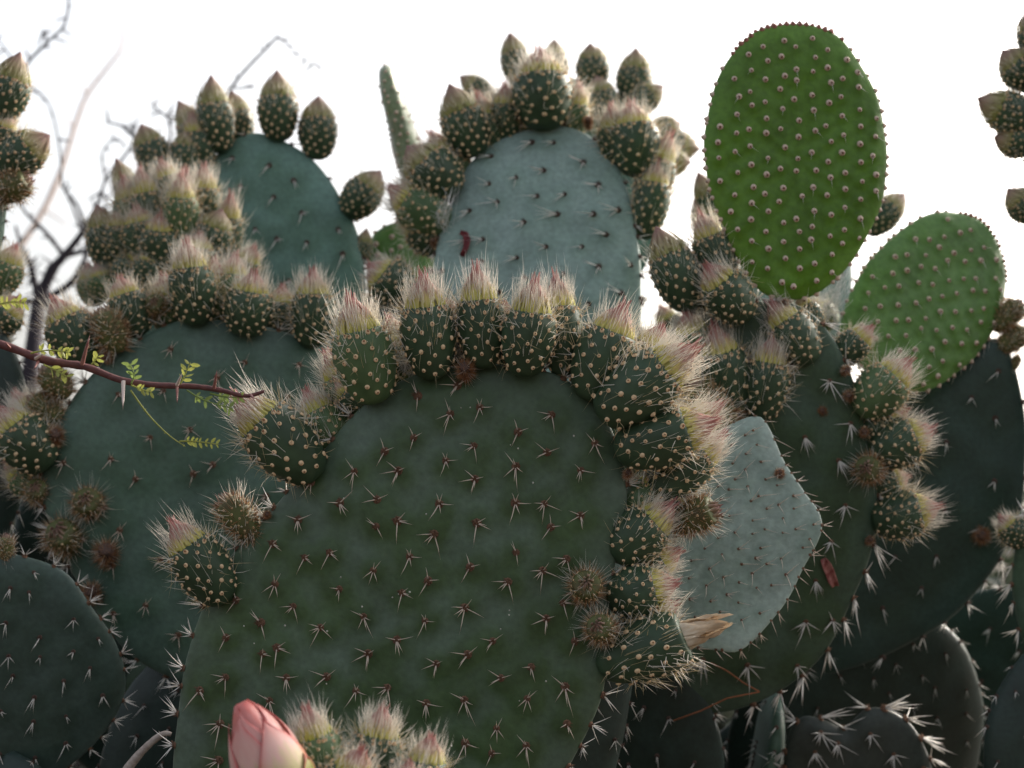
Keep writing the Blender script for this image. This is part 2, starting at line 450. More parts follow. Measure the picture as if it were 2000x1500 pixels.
class Pad:
    """one flattened stem segment: outline in its own plane, inflated, with podaria and areoles"""
    def __init__(s, root, C, u, v, n, outline, mat, T=.022, spacing=.029, kind='star', rim='star', rot=22, jitter=.13,
                 bump=.0016, singles=True, seed=1, NT=132, NR=30, ascale=1.0, rimscale=1.0, bow=0.0, name='pad', rim_skip=None, redtop=False):
        r = np.random.default_rng(seed)
        s.root, s.C, s.u, s.v, s.n = root, C, u, v, n
        dense = spline_closed(outline)
        ang = np.arctan2(dense[:, 1], dense[:, 0]); rad = np.hypot(dense[:, 0], dense[:, 1])
        od = np.argsort(ang); ang, rad = ang[od], rad[od]
        ang = np.concatenate([ang[-3:] - 2 * np.pi, ang, ang[:3] + 2 * np.pi]); rad = np.concatenate([rad[-3:], rad, rad[:3]])
        th = np.linspace(-np.pi, np.pi, NT, endpoint=False)
        R = np.interp(th, ang, rad)
        R = R * (1 + .006 * np.sin(th * 5 + r.uniform(0, 6)) + .004 * np.sin(th * 11 + r.uniform(0, 6)))
        s.R = lambda a: np.interp((a + np.pi) % (2 * np.pi) - np.pi, np.append(th, np.pi), np.append(R, R[0]))
        rr = np.sin(np.linspace(0, 1, NR + 1)[1:] * np.pi / 2) ** .82
        # lattice of areoles
        Rm = R.max(); pts = []
        ca, sa = math.cos(math.radians(rot)), math.sin(math.radians(rot))
        K = int(Rm * 2 / spacing) + 3
        for j in range(-K, K + 1):
            for i in range(-K, K + 1):
                x = (i + .5 * (j % 2)) * spacing; y = j * spacing * .92
                x += r.normal(0, jitter * spacing); y += r.normal(0, jitter * spacing)
                X, Y = ca * x - sa * y, sa * x + ca * y
                q = math.hypot(X, Y) / s.R(math.atan2(Y, X))
                if q < .925: pts.append((X, Y))
        pts = np.array(pts)
        s.pts = pts
        und = r.uniform(0, 6.28, 4)

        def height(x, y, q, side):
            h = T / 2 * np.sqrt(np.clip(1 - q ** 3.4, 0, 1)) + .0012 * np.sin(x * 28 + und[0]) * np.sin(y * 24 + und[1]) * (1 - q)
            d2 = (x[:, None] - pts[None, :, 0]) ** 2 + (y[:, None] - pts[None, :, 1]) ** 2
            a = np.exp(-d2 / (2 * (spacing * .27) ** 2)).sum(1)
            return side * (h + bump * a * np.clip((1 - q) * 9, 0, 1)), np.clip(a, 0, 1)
        V = [np.zeros((1, 3)), ]
        A = []
        z, a = height(np.zeros(1), np.zeros(1), np.zeros(1), 1); V[0][0, 2] = z[0]; A.append(a)
        for side in (1, -1):
            for k, q in enumerate(rr):
                if side == -1 and k == NR - 1: continue
                x, y = np.cos(th) * R * q, np.sin(th) * R * q
                z, a = height(x, y, np.full(NT, q), side)
                V.append(np.stack([x, y, z], 1)); A.append(a)
        z, a = height(np.zeros(1), np.zeros(1), np.zeros(1), -1); V.append(np.array([[0, 0, z[0]]])); A.append(a)
        V = np.concatenate(V); A = np.concatenate(A)
        V[:, 2] += bow * ((V[:, 0] / Rm) ** 2) + .35 * bow * (V[:, 1] / Rm) ** 2
        F = []
        fi = lambda k, j: 1 + k * NT + j % NT
        b0 = 1 + NR * NT
        bi = lambda k, j: fi(NR - 1, j) if k == NR - 1 else b0 + k * NT + j % NT
        last = len(V) - 1
        for j in range(NT):
            F.append((0, fi(0, j), fi(0, j + 1)))
            F.append((last, bi(0, j + 1), bi(0, j)))
            for k in range(NR - 1):
                F.append((fi(k, j), fi(k + 1, j), fi(k + 1, j + 1), fi(k, j + 1)))
                F.append((bi(k, j), bi(k, j + 1), bi(k + 1, j + 1), bi(k + 1, j)))
        me = mesh(name, V, F, [mat])
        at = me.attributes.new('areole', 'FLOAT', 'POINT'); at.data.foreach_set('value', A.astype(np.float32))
        W = Matrix((( u.x, v.x, n.x, C.x), (u.y, v.y, n.y, C.y), (u.z, v.z, n.z, C.z), (0, 0, 0, 1)))
        s.W = W
        o = link(name, me, root, Matrix.Translation(-root.location) @ W)
        s.obj = o
        no = np.empty(len(V) * 3); me.vertices.foreach_get('normal', no); no = no.reshape(-1, 3)
        NF = 1 + NR * NT
        s.V, s.no = V[:NF], no[:NF]
        # front areoles, each an object; back ones joined
        jobs = []
        for (x, y) in pts:
            i = int(np.argmin((V[:NF, 0] - x) ** 2 + (V[:NF, 1] - y) ** 2))
            jobs.append((V[i], no[i], kind, 1, ascale))
            i2 = b0 + int(np.argmin((V[b0:, 0] - x) ** 2 + (V[b0:, 1] - y) ** 2))
            jobs.append((V[i2], no[i2], kind, 0, ascale))
        per = float(np.sum(np.hypot(np.diff(np.cos(th) * R, append=np.cos(th[0]) * R[0]), np.diff(np.sin(th) * R, append=np.sin(th[0]) * R[0]))))
        nrim = int(per / (spacing * .74))
        for k in range(nrim):
            a = -np.pi + 2 * np.pi * (k + r.uniform(-.25, .25)) / nrim
            j = int(round((a + np.pi) / (2 * np.pi) * NT)) % NT
            kk = NR - 1 if k % 2 else NR - 2
            i = fi(kk, j)
            knd = rim
            if redtop is not False and abs(((a - math.radians(redtop)) + np.pi) % (2 * np.pi) - np.pi) < .5: knd = 'knob_red'
            jobs.append((V[i], no[i], knd, 1, rimscale * ascale))
        if redtop is not False:
            for k in range(34):
                a = math.radians(redtop) + r.uniform(-.42, .42); j = int(round((a + np.pi) / (2 * np.pi) * NT)) % NT
                i = fi(NR - 1 - int(r.integers(0, 4)), j)
                jobs.append((V[i], no[i], 'knob_red', 1, ascale * r.uniform(.8, 1.1)))
        jv, jf, jm, jb, jmats = [], [], [], 0, None
        for (p, nn, knd, front, sc) in jobs:
            z = Vector(nn).normalized()
            yv = Vector((0, 1, 0)); yv = yv - z * yv.dot(z)
            if yv.length < .2: yv = Vector((0, 0, 1)) - z * z.z
            yv.normalize()
            rt = r.normal(0, .22)
            x = yv.cross(z); x.normalize()
            y2 = yv * math.cos(rt) + x * math.sin(rt); x2 = y2.cross(z)
            k = int(r.integers(0, 12)); f = sc * r.uniform(.82, 1.15)
            Mx = Matrix(((x2.x * f, y2.x * f, z.x * f, p[0]), (x2.y * f, y2.y * f, z.y * f, p[1]), (x2.z * f, y2.z * f, z.z * f, p[2]), (0, 0, 0, 1)))
            if front and singles:
                link('areole', AREOLE[knd][k], o, Mx)
            else:
                av, af, am = ARR[kind][k]
                Mn = np.array(Mx)
                jv.append(av @ Mn[:3, :3].T + Mn[:3, 3]); jf.extend(tuple(i + jb for i in f_) for f_ in af); jm.extend(am); jb += len(av)
        if jv:
            so = link('spines', mesh('spines', np.concatenate(jv), jf, list(AREOLE[kind][0].materials), jm), o)
            so['kind'] = 'stuff'

    def at(s, px, py):
        """where the sight line of a photo pixel meets this pad's plane"""
        d = (P(px, py, 1.0) - CAM)
        t = (s.C - CAM).dot(s.n) / d.dot(s.n)
        return CAM + d * t

    def low(s):
        pts = [(s.C + s.u * (math.cos(a) * s.R(a)) + s.v * (math.sin(a) * s.R(a))) for a in np.linspace(-np.pi, 0, 41)]
        return min(pts, key=lambda p: p.z)


def axes(yaw, tilt):
    y, t = math.radians(yaw), math.radians(tilt)
    n = (-FWD * (math.cos(y) * math.cos(t)) + RT * (math.sin(y) * math.cos(t)) + UP * math.sin(t)).normalized()
    u = UP.cross(n).normalized()
    return u, n.cross(u), n


def pad_px(root, px, d, mat, yaw=0, tilt=0, spx=75, **kw):
    """pad whose outline was read off the photograph, standing at distance d"""
    px = np.asarray(px, float)
    c = (px.min(0) + px.max(0)) / 2
    C = P(c[0], c[1], d)
    u, v, n = axes(yaw, tilt)
    out = []
    for (x, y) in px:
        dr = P(x, y, 1.0) - CAM
        q = CAM + dr * ((C - CAM).dot(n) / dr.dot(n)) - C
        out.append((q.dot(u), q.dot(v)))
    return Pad(root, C, u, v, n, out, M[mat] if isinstance(mat, str) else mat, spacing=spx * PXM * d, **kw)


def egg(w, h, k=.14, n=20):
    return [(math.cos(a) * w / 2 * (1 + k * math.sin(a)), math.sin(a) * h / 2) for a in np.linspace(0, 2 * np.pi, n, endpoint=False)]


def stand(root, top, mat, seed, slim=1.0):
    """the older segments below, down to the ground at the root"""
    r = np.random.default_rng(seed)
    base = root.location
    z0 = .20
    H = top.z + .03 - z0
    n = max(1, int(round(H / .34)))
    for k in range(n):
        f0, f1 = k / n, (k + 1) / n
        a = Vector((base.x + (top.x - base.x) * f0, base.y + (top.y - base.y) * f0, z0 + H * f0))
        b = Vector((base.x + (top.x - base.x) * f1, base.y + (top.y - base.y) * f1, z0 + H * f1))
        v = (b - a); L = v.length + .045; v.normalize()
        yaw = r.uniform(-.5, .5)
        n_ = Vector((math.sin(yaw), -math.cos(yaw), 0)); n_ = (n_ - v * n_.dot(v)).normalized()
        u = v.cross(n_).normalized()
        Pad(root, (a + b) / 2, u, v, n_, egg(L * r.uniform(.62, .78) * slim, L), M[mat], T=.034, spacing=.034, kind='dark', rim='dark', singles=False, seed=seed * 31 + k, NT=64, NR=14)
    m = MB()
    m.tube([(0, 0, -.08), (0.005, 0, .03), (-.01, 0.005, .13), (0, 0, .26)], [.085, .068, .056, .044], 0, 14)
    link('woody_base', m.build('woody_base', [M['trunk']]), root)


# ------------------------------------------------------------------ fruits / buds (unit length along z, unit width), a few variants each
def lathe(prof, ns, fn=None):
    v, f = [], []
    for k, (r, z) in enumerate(prof):
        for j in range(ns):
            a = 2 * math.pi * j / ns
            rr = r if fn is None else r + fn(a, z, r)
            v.append((rr * math.cos(a), rr * math.sin(a), z))
    n = len(prof)
    for k in range(n - 1):
        for j in range(ns):
            j2 = (j + 1) % ns
            f.append((k * ns + j, k * ns + j2, (k + 1) * ns + j2, (k + 1) * ns + j))
    f.append(tuple(reversed(range(ns)))); f.append(tuple((n - 1) * ns + j for j in range(ns)))
    return v, f


BODY = [1.0]      # how much of the width the fleshy body takes, the rest is bristle


def body_radius(z, zt):
    """barrel profile from the base up to the crown zt"""
    t = z / zt
    return .5 * (math.sin(math.pi * min(1, .085 + .625 * t)) ** .60) * (1.0 - .06 * max(0, t - .85) / .15) * BODY[0]


def make_bud(kind, seed):
    """returns list of (part name, mesh, stuff?)"""
    r = np.random.default_rng(seed)
    parts = []
    BODY[0] = dict(fuzzy=.74, pom=.46).get(kind, 1.0)
    zt = dict(hairy=.70, pointed=.66, fuzzy=.80, pom=.90, spent=.72)[kind] * r.uniform(.96, 1.04)
    # dots on a spiral lattice
    ga = math.pi * (3 - math.sqrt(5))
    nd = dict(hairy=72, pointed=76, fuzzy=80, pom=0, spent=60)[kind]
    dots = []
    for i in range(nd):
        z = zt * (.07 + .93 * (i + .5) / nd)
        a = i * ga * (1 if seed % 2 else -1) + r.normal(0, .07)
        dots.append((a, z))
    da = np.array(dots) if dots else np.zeros((0, 2))

    def relief(a, z, rad):
        if len(da) == 0 or rad < .05: return 0
        dx = ((a - da[:, 0] + np.pi) % (2 * np.pi) - np.pi) * rad; dz = (z - da[:, 1]) * 1.5
        return float(.022 * np.exp(-(dx * dx + dz * dz) / (2 * .045 ** 2)).sum())
    nz = 22
    prof = [(body_radius(zt * k / nz, zt) * (.55 if k == 0 else 1), zt * k / nz - (.01 if k == 0 else 0)) for k in range(nz + 1)]
    prof += [(prof[-1][0] * .86, zt + .012), (prof[-1][0] * .5, zt + .02), (.02, zt + .02)]
    v, f = lathe(prof, 36, relief)
    skin = dict(hairy='fruit', pointed='fruit', fuzzy='fruit_brown', pom='wool_dark', spent='fruit')[kind]
    if kind == 'hairy' and seed % 3 == 0: skin = 'fruit_light'
    body = mesh('fruit', v, f, [M[skin]])
    rim_r = body_radius(zt, zt)
    # dots
    if nd:
        b = MB()
        if kind in ('hairy', 'pointed'): dots = dots + [(2 * math.pi * k / 15 + r.normal(0, .06), zt * r.uniform(.95, .985)) for k in range(15)]
        for (a, z) in dots:
            rad = body_radius(z, zt) + relief(a, z, .4)
            dzr = (body_radius(min(zt, z + .01), zt) - body_radius(z - .01, zt)) / .02
            n = np.array((math.cos(a), math.sin(a), -dzr * .6 + .25))
            p = np.array((rad * math.cos(a), rad * math.sin(a), z))
            sz = r.uniform(.034, .044) * BODY[0]
            b.dome(p - n * .006, n, sz, sz * .8, 0, 9, 3, zs=.62)
            b.dome(p + n * sz * .42 * np.array((1, 1, .62)), n, sz * .52, sz * .22, 1, 7, 2, zs=.62)
            nb = {'hairy': 3, 'pointed': 1, 'fuzzy': 3, 'spent': 3}[kind]
            for q in range(int(r.integers(0, nb + 1))):
                d = n + r.normal(0, .55, 3)
                b.spike(p, d, r.uniform(.06, .30), .0036, 2, bend=r.normal(0, .12, 3), segs=2)
        parts.append(('areole_dots', b.build('areole_dots', [M['dot'], M['dot_core'], M['hair_gold']]), True))
    # crown of scales
    if kind in ('hairy', 'pointed'):
        b = MB()
        cr = rim_r * (.84 if kind == 'hairy' else .98)
        cm = 0
        pr = []
        lean = r.normal(0, .03, 2)
        for k in range(13):
            t = k / 12
            rad = cr * ((1 - t ** 1.25) if kind == 'hairy' else (1 - t ** 1.5) ** 1.0) * .96 + .003
            pr.append((rad, zt - .02 + (1 - zt + .02) * t))
        v, f = lathe(pr, 20, lambda a, z, q: .02 * q * math.sin(a * 7 + z * 9))
        v = [(x + lean[0] * (z - zt) / (1 - zt), y + lean[1] * (z - zt) / (1 - zt), z) for (x, y, z) in v]
        b.add(v, f)
        hy = kind == 'hairy'
        for layer in range(6 if hy else 5):
            nsc = (22 - 2 * layer) if hy else 15 - 2 * layer
            for k in range(nsc):
                a = 2 * math.pi * (k + .5 * (layer % 2)) / nsc + r.normal(0, .08)
                z0 = zt - .05 + layer * .050 * (1 - zt) / .36
                L = r.uniform(.16, .27) if hy else r.uniform(.11, .18)
                w = .026 if hy else .045
                vs, fs = [], []
                fl = r.uniform(.1, 1.1)
                for q in range(5):
                    t = q / 4
                    zz = z0 + L * t
                    tt = min(1, max(0, (zz - zt) / (1 - zt)))
                    flare = (.020 + (.075 if hy else .008) * t * fl)
                    rad = cr * (1 - tt ** (1.25 if kind == 'hairy' else 1.5)) + flare
                    ww = w * (1 - t ** 1.6) + .002
                    for sgn in (-1, 0, 1):
                        aa = a + sgn * ww / max(rad, .06)
                        r2 = rad + (.012 if sgn == 0 else 0)
                        vs.append((r2 * math.cos(aa), r2 * math.sin(aa), zz))
                for q in range(4):
                    for sgn in (0, 1):
                        i = q * 3 + sgn
                        fs.append((i, i + 1, i + 4, i + 3))
                b.add(vs, fs)
        parts.append(('bud_scales', b.build('bud_scales', [M['cone' if kind == 'hairy' else 'cone_dull']]), True))
    if kind == 'spent':
        b = MB()
        for k in range(9):
            a0 = r.uniform(0, 6.28); vs, fs = [], []
            L = r.uniform(.32, .52); w0 = r.uniform(.16, .26); lx, ly = r.normal(0, .045, 2)
            for q in range(8):
                t = q / 7
                for c in range(6):
                    s_ = c / 5 - .5
                    rad = .20 * (1 - t) + .05 + .03 * math.sin(t * 9 + c * 2.1 + a0)
                    aa = a0 + s_ * w0 / .1 * (1 - .5 * t) + t * .8
                    vs.append((rad * math.cos(aa) + lx * t, rad * math.sin(aa) + ly * t, zt - .03 + L * t + .03 * math.sin(c * 2.3 + a0)))
            for q in range(7):
                for c in range(5):
                    i = q * 6 + c
                    fs.append((i, i + 1, i + 7, i + 6))
            b.add(vs, fs)
        parts.append(('withered_flower', b.build('withered_flower', [M['withered']]), False))
    # hairs
    b = MB()
    if kind == 'hairy':
        dens = [230, 290, 350, 410][seed % 4]
        for k in range(dens):
            a = r.uniform(0, 6.28); up = r.random()
            if up < .58:
                q = r.uniform(.45, 1.02); rad = rim_r * q; z = zt + r.uniform(-.05, .10) + .10 * (1 - q)
                o_ = r.normal(.02, .16) + .25 * max(0, q - .8)
                if up < .22: o_ = r.uniform(.25, .75)
                d = np.array((math.cos(a) * o_, math.sin(a) * o_, 1)) + r.normal(0, .10, 3)
                b.spike((rad * math.cos(a), rad * math.sin(a), z), d, r.uniform(.12, .32) + .20 * (1 - q), .0058, 0, bend=r.normal(0, .20, 3), segs=3)
            else:
                z = zt * (1 - .75 * r.random() ** 1.6); rad = body_radius(z, zt)
                d = np.array((math.cos(a), math.sin(a), r.normal(.55, .45)))
                b.spike((rad * math.cos(a), rad * math.sin(a), z), d, r.uniform(.12, .46), .0050, 1 if r.random() < .25 else 0, bend=r.normal(0, .12, 3), segs=2)
        parts.append(('bristles', b.build('bristles', [M['hair'], M['hair_gold']]), True))
    elif kind == 'pointed':
        for k in range(170):
            a = r.uniform(0, 6.28); z = zt * r.uniform(.5, 1.2); rad = body_radius(min(z, zt), zt)
            d = np.array((math.cos(a) * .6, math.sin(a) * .6, r.uniform(.2, 1)))
            b.spike((rad * math.cos(a), rad * math.sin(a), z), d, r.uniform(.07, .22), .0048, 0, bend=r.normal(0, .12, 3), segs=2)
        parts.append(('bristles', b.build('bristles', [M['hair']]), True))
    elif kind == 'spent':
        for k in range(220):
            a = r.uniform(0, 6.28); z = zt * r.uniform(.25, 1.05); rad = body_radius(min(z, zt), zt)
            d = np.array((math.cos(a), math.sin(a), r.normal(.5, .4)))
            b.spike((rad * math.cos(a), rad * math.sin(a), z), d, r.uniform(.12, .42), .0048, 0 if r.random() < .6 else 1, bend=r.normal(0, .14, 3), segs=2)
        parts.append(('bristles', b.build('bristles', [M['hair'], M['hair_gold']]), True))
    else:
        nb = 560 if kind == 'fuzzy' else 760
        for k in range(nb):
            a = r.uniform(0, 6.28); u = r.uniform(.02, 1.0)
            z = zt * u; rad = body_radius(z, zt)
            if u > .93: rad *= r.uniform(0, 1)
            d = np.array((math.cos(a), math.sin(a), (u - .45) * 1.6)) + r.normal(0, .25, 3)
            lng = r.random() < (.20 if kind == 'fuzzy' else .08)
            L = r.uniform(.32, .55) if lng else r.uniform(.10, .30) * (1.25 if kind == 'pom' else 1)
            mi = 1 if lng else (0 if r.random() < (.45 if kind == 'fuzzy' else .8) else 2)
            b.spike((rad * math.cos(a) * .96, rad * math.sin(a) * .96, z), d, L, .0062 if lng else .0078, mi, bend=r.normal(0, .1, 3), segs=2)
        parts.append(('bristles', b.build('bristles', [M['bristle_red'], M['hair'], M['bristle_brown']]), True))
        if kind == 'fuzzy':
            b2 = MB()
            for k in range(14):
                a = k * ga; q = .06 + .012 * k
                b2.spike((q * math.cos(a), q * math.sin(a), zt), (-.4 * math.cos(a), -.4 * math.sin(a), 1), r.uniform(.12, .22), .05, 0, segs=2, sides=4)
            parts.append(('bud_scales', b2.build('bud_scales', [M['cone_dull']]), True))
    return body, parts


BUD = {k: [make_bud(k, 10 * i + s + 1) for s in range(n)] for i, (k, n) in enumerate((('hairy', 8), ('pointed', 6), ('fuzzy', 5), ('pom', 4), ('spent', 1)))}


def bud(pad, base, tip, w, kind='hairy', df=0.0, lean=None, root=None):
    """fruit with its base on the pad; base, tip and width read in photo pixels"""
    r = random
    B = pad.at(*base) + pad.n * df
    d = (B - CAM).dot(FWD)
    if lean is None: lean = r.uniform(-.05, .28)
    T0 = P(tip[0], tip[1], d)
    ax = T0 - B
    L = ax.length
    ax = (ax - FWD * (L * lean)).normalized()
    B = B - ax * .003
    root = root or pad.root
    body, parts = BUD[kind][r.randrange(len(BUD[kind]))]
    z = ax; x = z.orthogonal().normalized(); ang = r.uniform(0, 6.28)
    x = (Matrix.Rotation(ang, 3, z) @ x).normalized(); y = z.cross(x)
    ww = w * PXM * d * .98; LL = L * math.sqrt(1 + lean * lean) + .003
    Mx = Matrix(((x.x * ww, y.x * ww, z.x * LL, B.x), (x.y * ww, y.y * ww, z.y * LL, B.y), (x.z * ww, y.z * ww, z.z * LL, B.z), (0, 0, 0, 1)))
    o = link('fruit' if kind not in ('pom', 'fuzzy') else 'young_bud', body, root, Matrix.Translation(-root.location) @ Mx)
    for (nm, me, stuff) in parts:
        c = link(nm, me, o)
        if stuff: c['kind'] = 'stuff'
    return o


def ball(pad, c, rad, kind='fuzzy', df=.008, tilt=(0, 0)):
    """young bud facing out of the pad: centre and radius in photo pixels"""
    r = random
    C0 = pad.at(*c) + pad.n * df
    d = (C0 - CAM).dot(FWD)
    R_ = rad * PXM * d
    ax = (pad.n + UP * r.uniform(.25, .6) + RT * r.uniform(-.3, .3)).normalized()
    LL = R_ * (2.0 if kind == 'pom' else 2.1); ww = R_ * 1.75
    B = C0 - ax * LL * .45
    z = ax; x = z.orthogonal().normalized(); y = z.cross(x)
    Mx = Matrix(((x.x * ww, y.x * ww, z.x * LL, B.x), (x.y * ww, y.y * ww, z.y * LL, B.y), (x.z * ww, y.z * ww, z.z * LL, B.z), (0, 0, 0, 1)))
    body, parts = BUD[kind][r.randrange(len(BUD[kind]))]
    o = link('young_bud', body, pad.root, Matrix.Translation(-pad.root.location) @ Mx)
    for (nm, me, stuff) in parts:
        q = link(nm, me, o)
        if stuff: q['kind'] = 'stuff'
    return o


def cactus(px, py, d, label, group=None):
    p = P(px, py, d)
    root = empty('prickly_pear_cactus', (p.x, p.y, 0))
    return tag(root, label, 'cactus', group)


# ================================================================== the cacti
# -- the big dark pad in the middle, ringed with hairy buds
c = cactus(720, 750, 1.32, 'prickly pear whose large dark green pad carries a ring of hairy pink-tipped buds')
A = pad_px(c, [(335, 1500), (343, 1400), (362, 1285), (396, 1180), (450, 1092), (505, 1025), (562, 958), (622, 888), (682, 815), (748, 766), (835, 728), (950, 712), (1060, 724), (1130, 757), (1188, 815),
               (1218, 890), (1226, 960), (1216, 1030), (1198, 1110), (1190, 1200), (1184, 1300), (1172, 1380), (1135, 1460), (1075, 1545), (980, 1640), (850, 1730), (700, 1780), (560, 1770), (430, 1700), (350, 1600)],
           1.30, 'main', yaw=-4, tilt=3, spx=76, T=.027, kind='star', rim='edge', rimscale=.9, rot=24, seed=11, NT=168, NR=40, bow=-.006, ascale=1.18, bump=.0032)
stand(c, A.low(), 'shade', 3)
sp_ = MB()                                                  # tiny white scale insects dotted on the skin
for (x_, y_) in [(908, 798), (914, 799), (718, 1184), (996, 1188), (999, 1196), (1018, 1362), (1123, 858), (484, 1064), (507, 1250), (775, 1246), (640, 1330), (560, 1222)] + [(int(a), int(b_)) for a, b_ in zip(rng.uniform(480, 1130, 16), rng.uniform(850, 1450, 16))]:
    q_ = A.at(x_, y_) - A.C; lx_, ly_ = q_.dot(A.u), q_.dot(A.v)
    i_ = int(np.argmin((A.V[:, 0] - lx_) ** 2 + (A.V[:, 1] - ly_) ** 2))
    sp_.dome(A.V[i_], A.no[i_], rng.uniform(.0005, .0009), .0005, 0, 7, 2)
sp_o = link('white_specks', sp_.build('white_specks', [M['hair']]), A.obj); sp_o['kind'] = 'stuff'
bud(A, (735, 780), (688, 588), 122, df=.012, lean=.10)
bud(A, (848, 732), (826, 543), 110, df=.010, lean=.12)
bud(A, (947, 712), (930, 528), 98, df=.006, lean=.05)
bud(A, (1025, 728), (1045, 553), 106, df=.014, lean=.12)
bud(A, (1102, 728), (1086, 543), 88, df=-.012, lean=-.05)
bud(A, (1148, 772), (1216, 600), 118, df=.004, lean=.05)
bud(A, (1180, 812), (1350, 680), 128, df=.016, lean=.15)
bud(A, (1212, 882), (1390, 822), 118, df=.008, lean=.1)
bud(A, (1275, 965), (1412, 850), 102, df=-.02, lean=-.1)
bud(A, (1203, 1085), (1312, 985), 108, df=-.008, lean=.05)
bud(A, (1192, 1168), (1318, 1138), 108, df=-.006, lean=.1)
bud(A, (1178, 1300), (1385, 1216), 122, 'spent', df=.002, lean=.12)
ball(A, (1146, 1145), 46, 'fuzzy', .014); ball(A, (1176, 1226), 42, 'fuzzy', .018)
bud(A, (618, 925), (470, 778), 128, df=.010, lean=.12)
bud(A, (655, 880), (598, 765), 92, df=-.016, lean=-.1)
bud(A, (442, 1166), (343, 1022), 108, df=.010, lean=.12)
bud(A, (500, 1055), (425, 958), 80, 'fuzzy', df=-.004, lean=.1)
bud(A, (722, 800), (655, 742), 70, df=-.014, lean=0)
ball(A, (912, 728), 29, 'pom', .012)
ball(A, (1226, 926), 15, 'pom', .004); ball(A, (524, 1006), 12, 'pom', .004); ball(A, (1290, 960), 30, 'fuzzy', -.02)
bud(A, (1318, 1025), (1404, 985), 88, 'fuzzy', df=-.028, lean=.5)

for (b_, t_, w_, df) in (((1240, 745), (1292, 640), 92, -.03), ((1290, 885), (1402, 790), 92, -.034), ((1248, 1000), (1352, 945), 84, -.03), ((1222, 1010), (1290, 925), 74, -.02), ((1230, 1135), (1325, 1075), 84, -.03),
                         ((1222, 1235), (1318, 1178), 92, -.024), ((1000, 716), (988, 598), 84, -.028), ((892, 722), (880, 596), 84, -.028), ((790, 752), (762, 624), 92, -.03), ((700, 800), (640, 690), 92, -.03), ((1170, 790), (1262, 690), 96, -.024)):
    bud(A, b_, t_, w_, 'hairy', df)

# -- lower cactus in front with the opening flower
c = cactus(650, 750, 1.10, 'prickly pear carrying a salmon pink opening flower bud among hairy buds')
FR = pad_px(c, [(440, 1640), (520, 1560), (640, 1510), (780, 1520), (880, 1570), (930, 1680), (900, 1850), (800, 1980), (660, 2020), (520, 1960), (440, 1820)], 1.07, 'main', yaw=6, tilt=8, spx=90, kind='star', rim='star', seed=21)
stand(c, FR.low(), 'shade', 5)
bud(FR, (640, 1535), (600, 1385), 100, df=.0, lean=.05)
bud(FR, (720, 1545), (748, 1388), 105, df=-.01, lean=.0)
bud(FR, (660, 1575), (708, 1462), 110, df=.02, lean=.15)
bud(FR, (815, 1570), (842, 1440), 98, df=.005, lean=.05)
bud(FR, (780, 1590), (800, 1490), 90, df=.02, lean=.1)

# -- opening flower bud on that cactus: green ovary, overlapping salmon petals
fr = random.Random(5)
B0 = P(592, 1640, 1.05); T0 = P(474, 1362, 1.05)
z = (T0 - B0); FL = z.length; z = (z - FWD * FL * .12).normalized()
x = (RT - z * RT.dot(z)).normalized(); y = z.cross(x)
Mx = Matrix(((x.x * FL, y.x * FL, z.x * FL, B0.x), (x.y * FL, y.y * FL, z.y * FL, B0.y), (x.z * FL, y.z * FL, z.z * FL, B0.z), (0, 0, 0, 1)))
v, f = lathe([(.10, -.02), (.17, .05), (.20, .15), (.205, .25), (.19, .33), (.12, .35), (.01, .35)], 28)
ov = link('flower', mesh('flower_ovary', v, f, [M['fruit_light']]), c, Matrix.Translation(-c.location) @ Mx)


def petal_mesh(a0, wid, z0, z1, layer, twist, curl):
    NS, NC = 18, 11
    vs, fs, mg = [], [], []
    for q in range(NS):
        t = q / (NS - 1)
        zz = z0 + (z1 - z0) * t
        tt = (zz - .25) / .75
        base = .215 * max(0.0, math.sin(math.pi * min(1, max(0, .30 + .655 * tt)))) ** .80
        base = max(base, .004) + layer * .014
        hw = wid * (math.sin(math.pi * min(.97, .20 + .66 * t)) ** .7) * (1 - t ** 6)
        for k in range(NC):
            s_ = (k / (NC - 1) - .5) * 2
            aa = a0 + s_ * hw + twist * t
            mg.append(min(.85, .8 * abs(s_) ** 5 + .5 * max(0, t - .8) / .2))
            rr = base + .012 * abs(s_) ** 3 * curl + .004 * math.sin(t * 9 + a0 * 3) + .006 * (1 - s_ * s_) * math.sin(t * 3.1)
            vs.append((rr * math.cos(aa), rr * math.sin(aa), zz - .03 * (s_ * s_) * (t ** 2)))
    for q in range(NS - 1):
        for k in range(NC - 1):
            i = q * NC + k
            fs.append((i, i + 1, i + NC + 1, i + NC))
    me = mesh('petal', vs, fs, [M['petal']])
    me.attributes.new('margin', 'FLOAT', 'POINT').data.foreach_set('value', np.array(mg, dtype=np.float32))
    return me


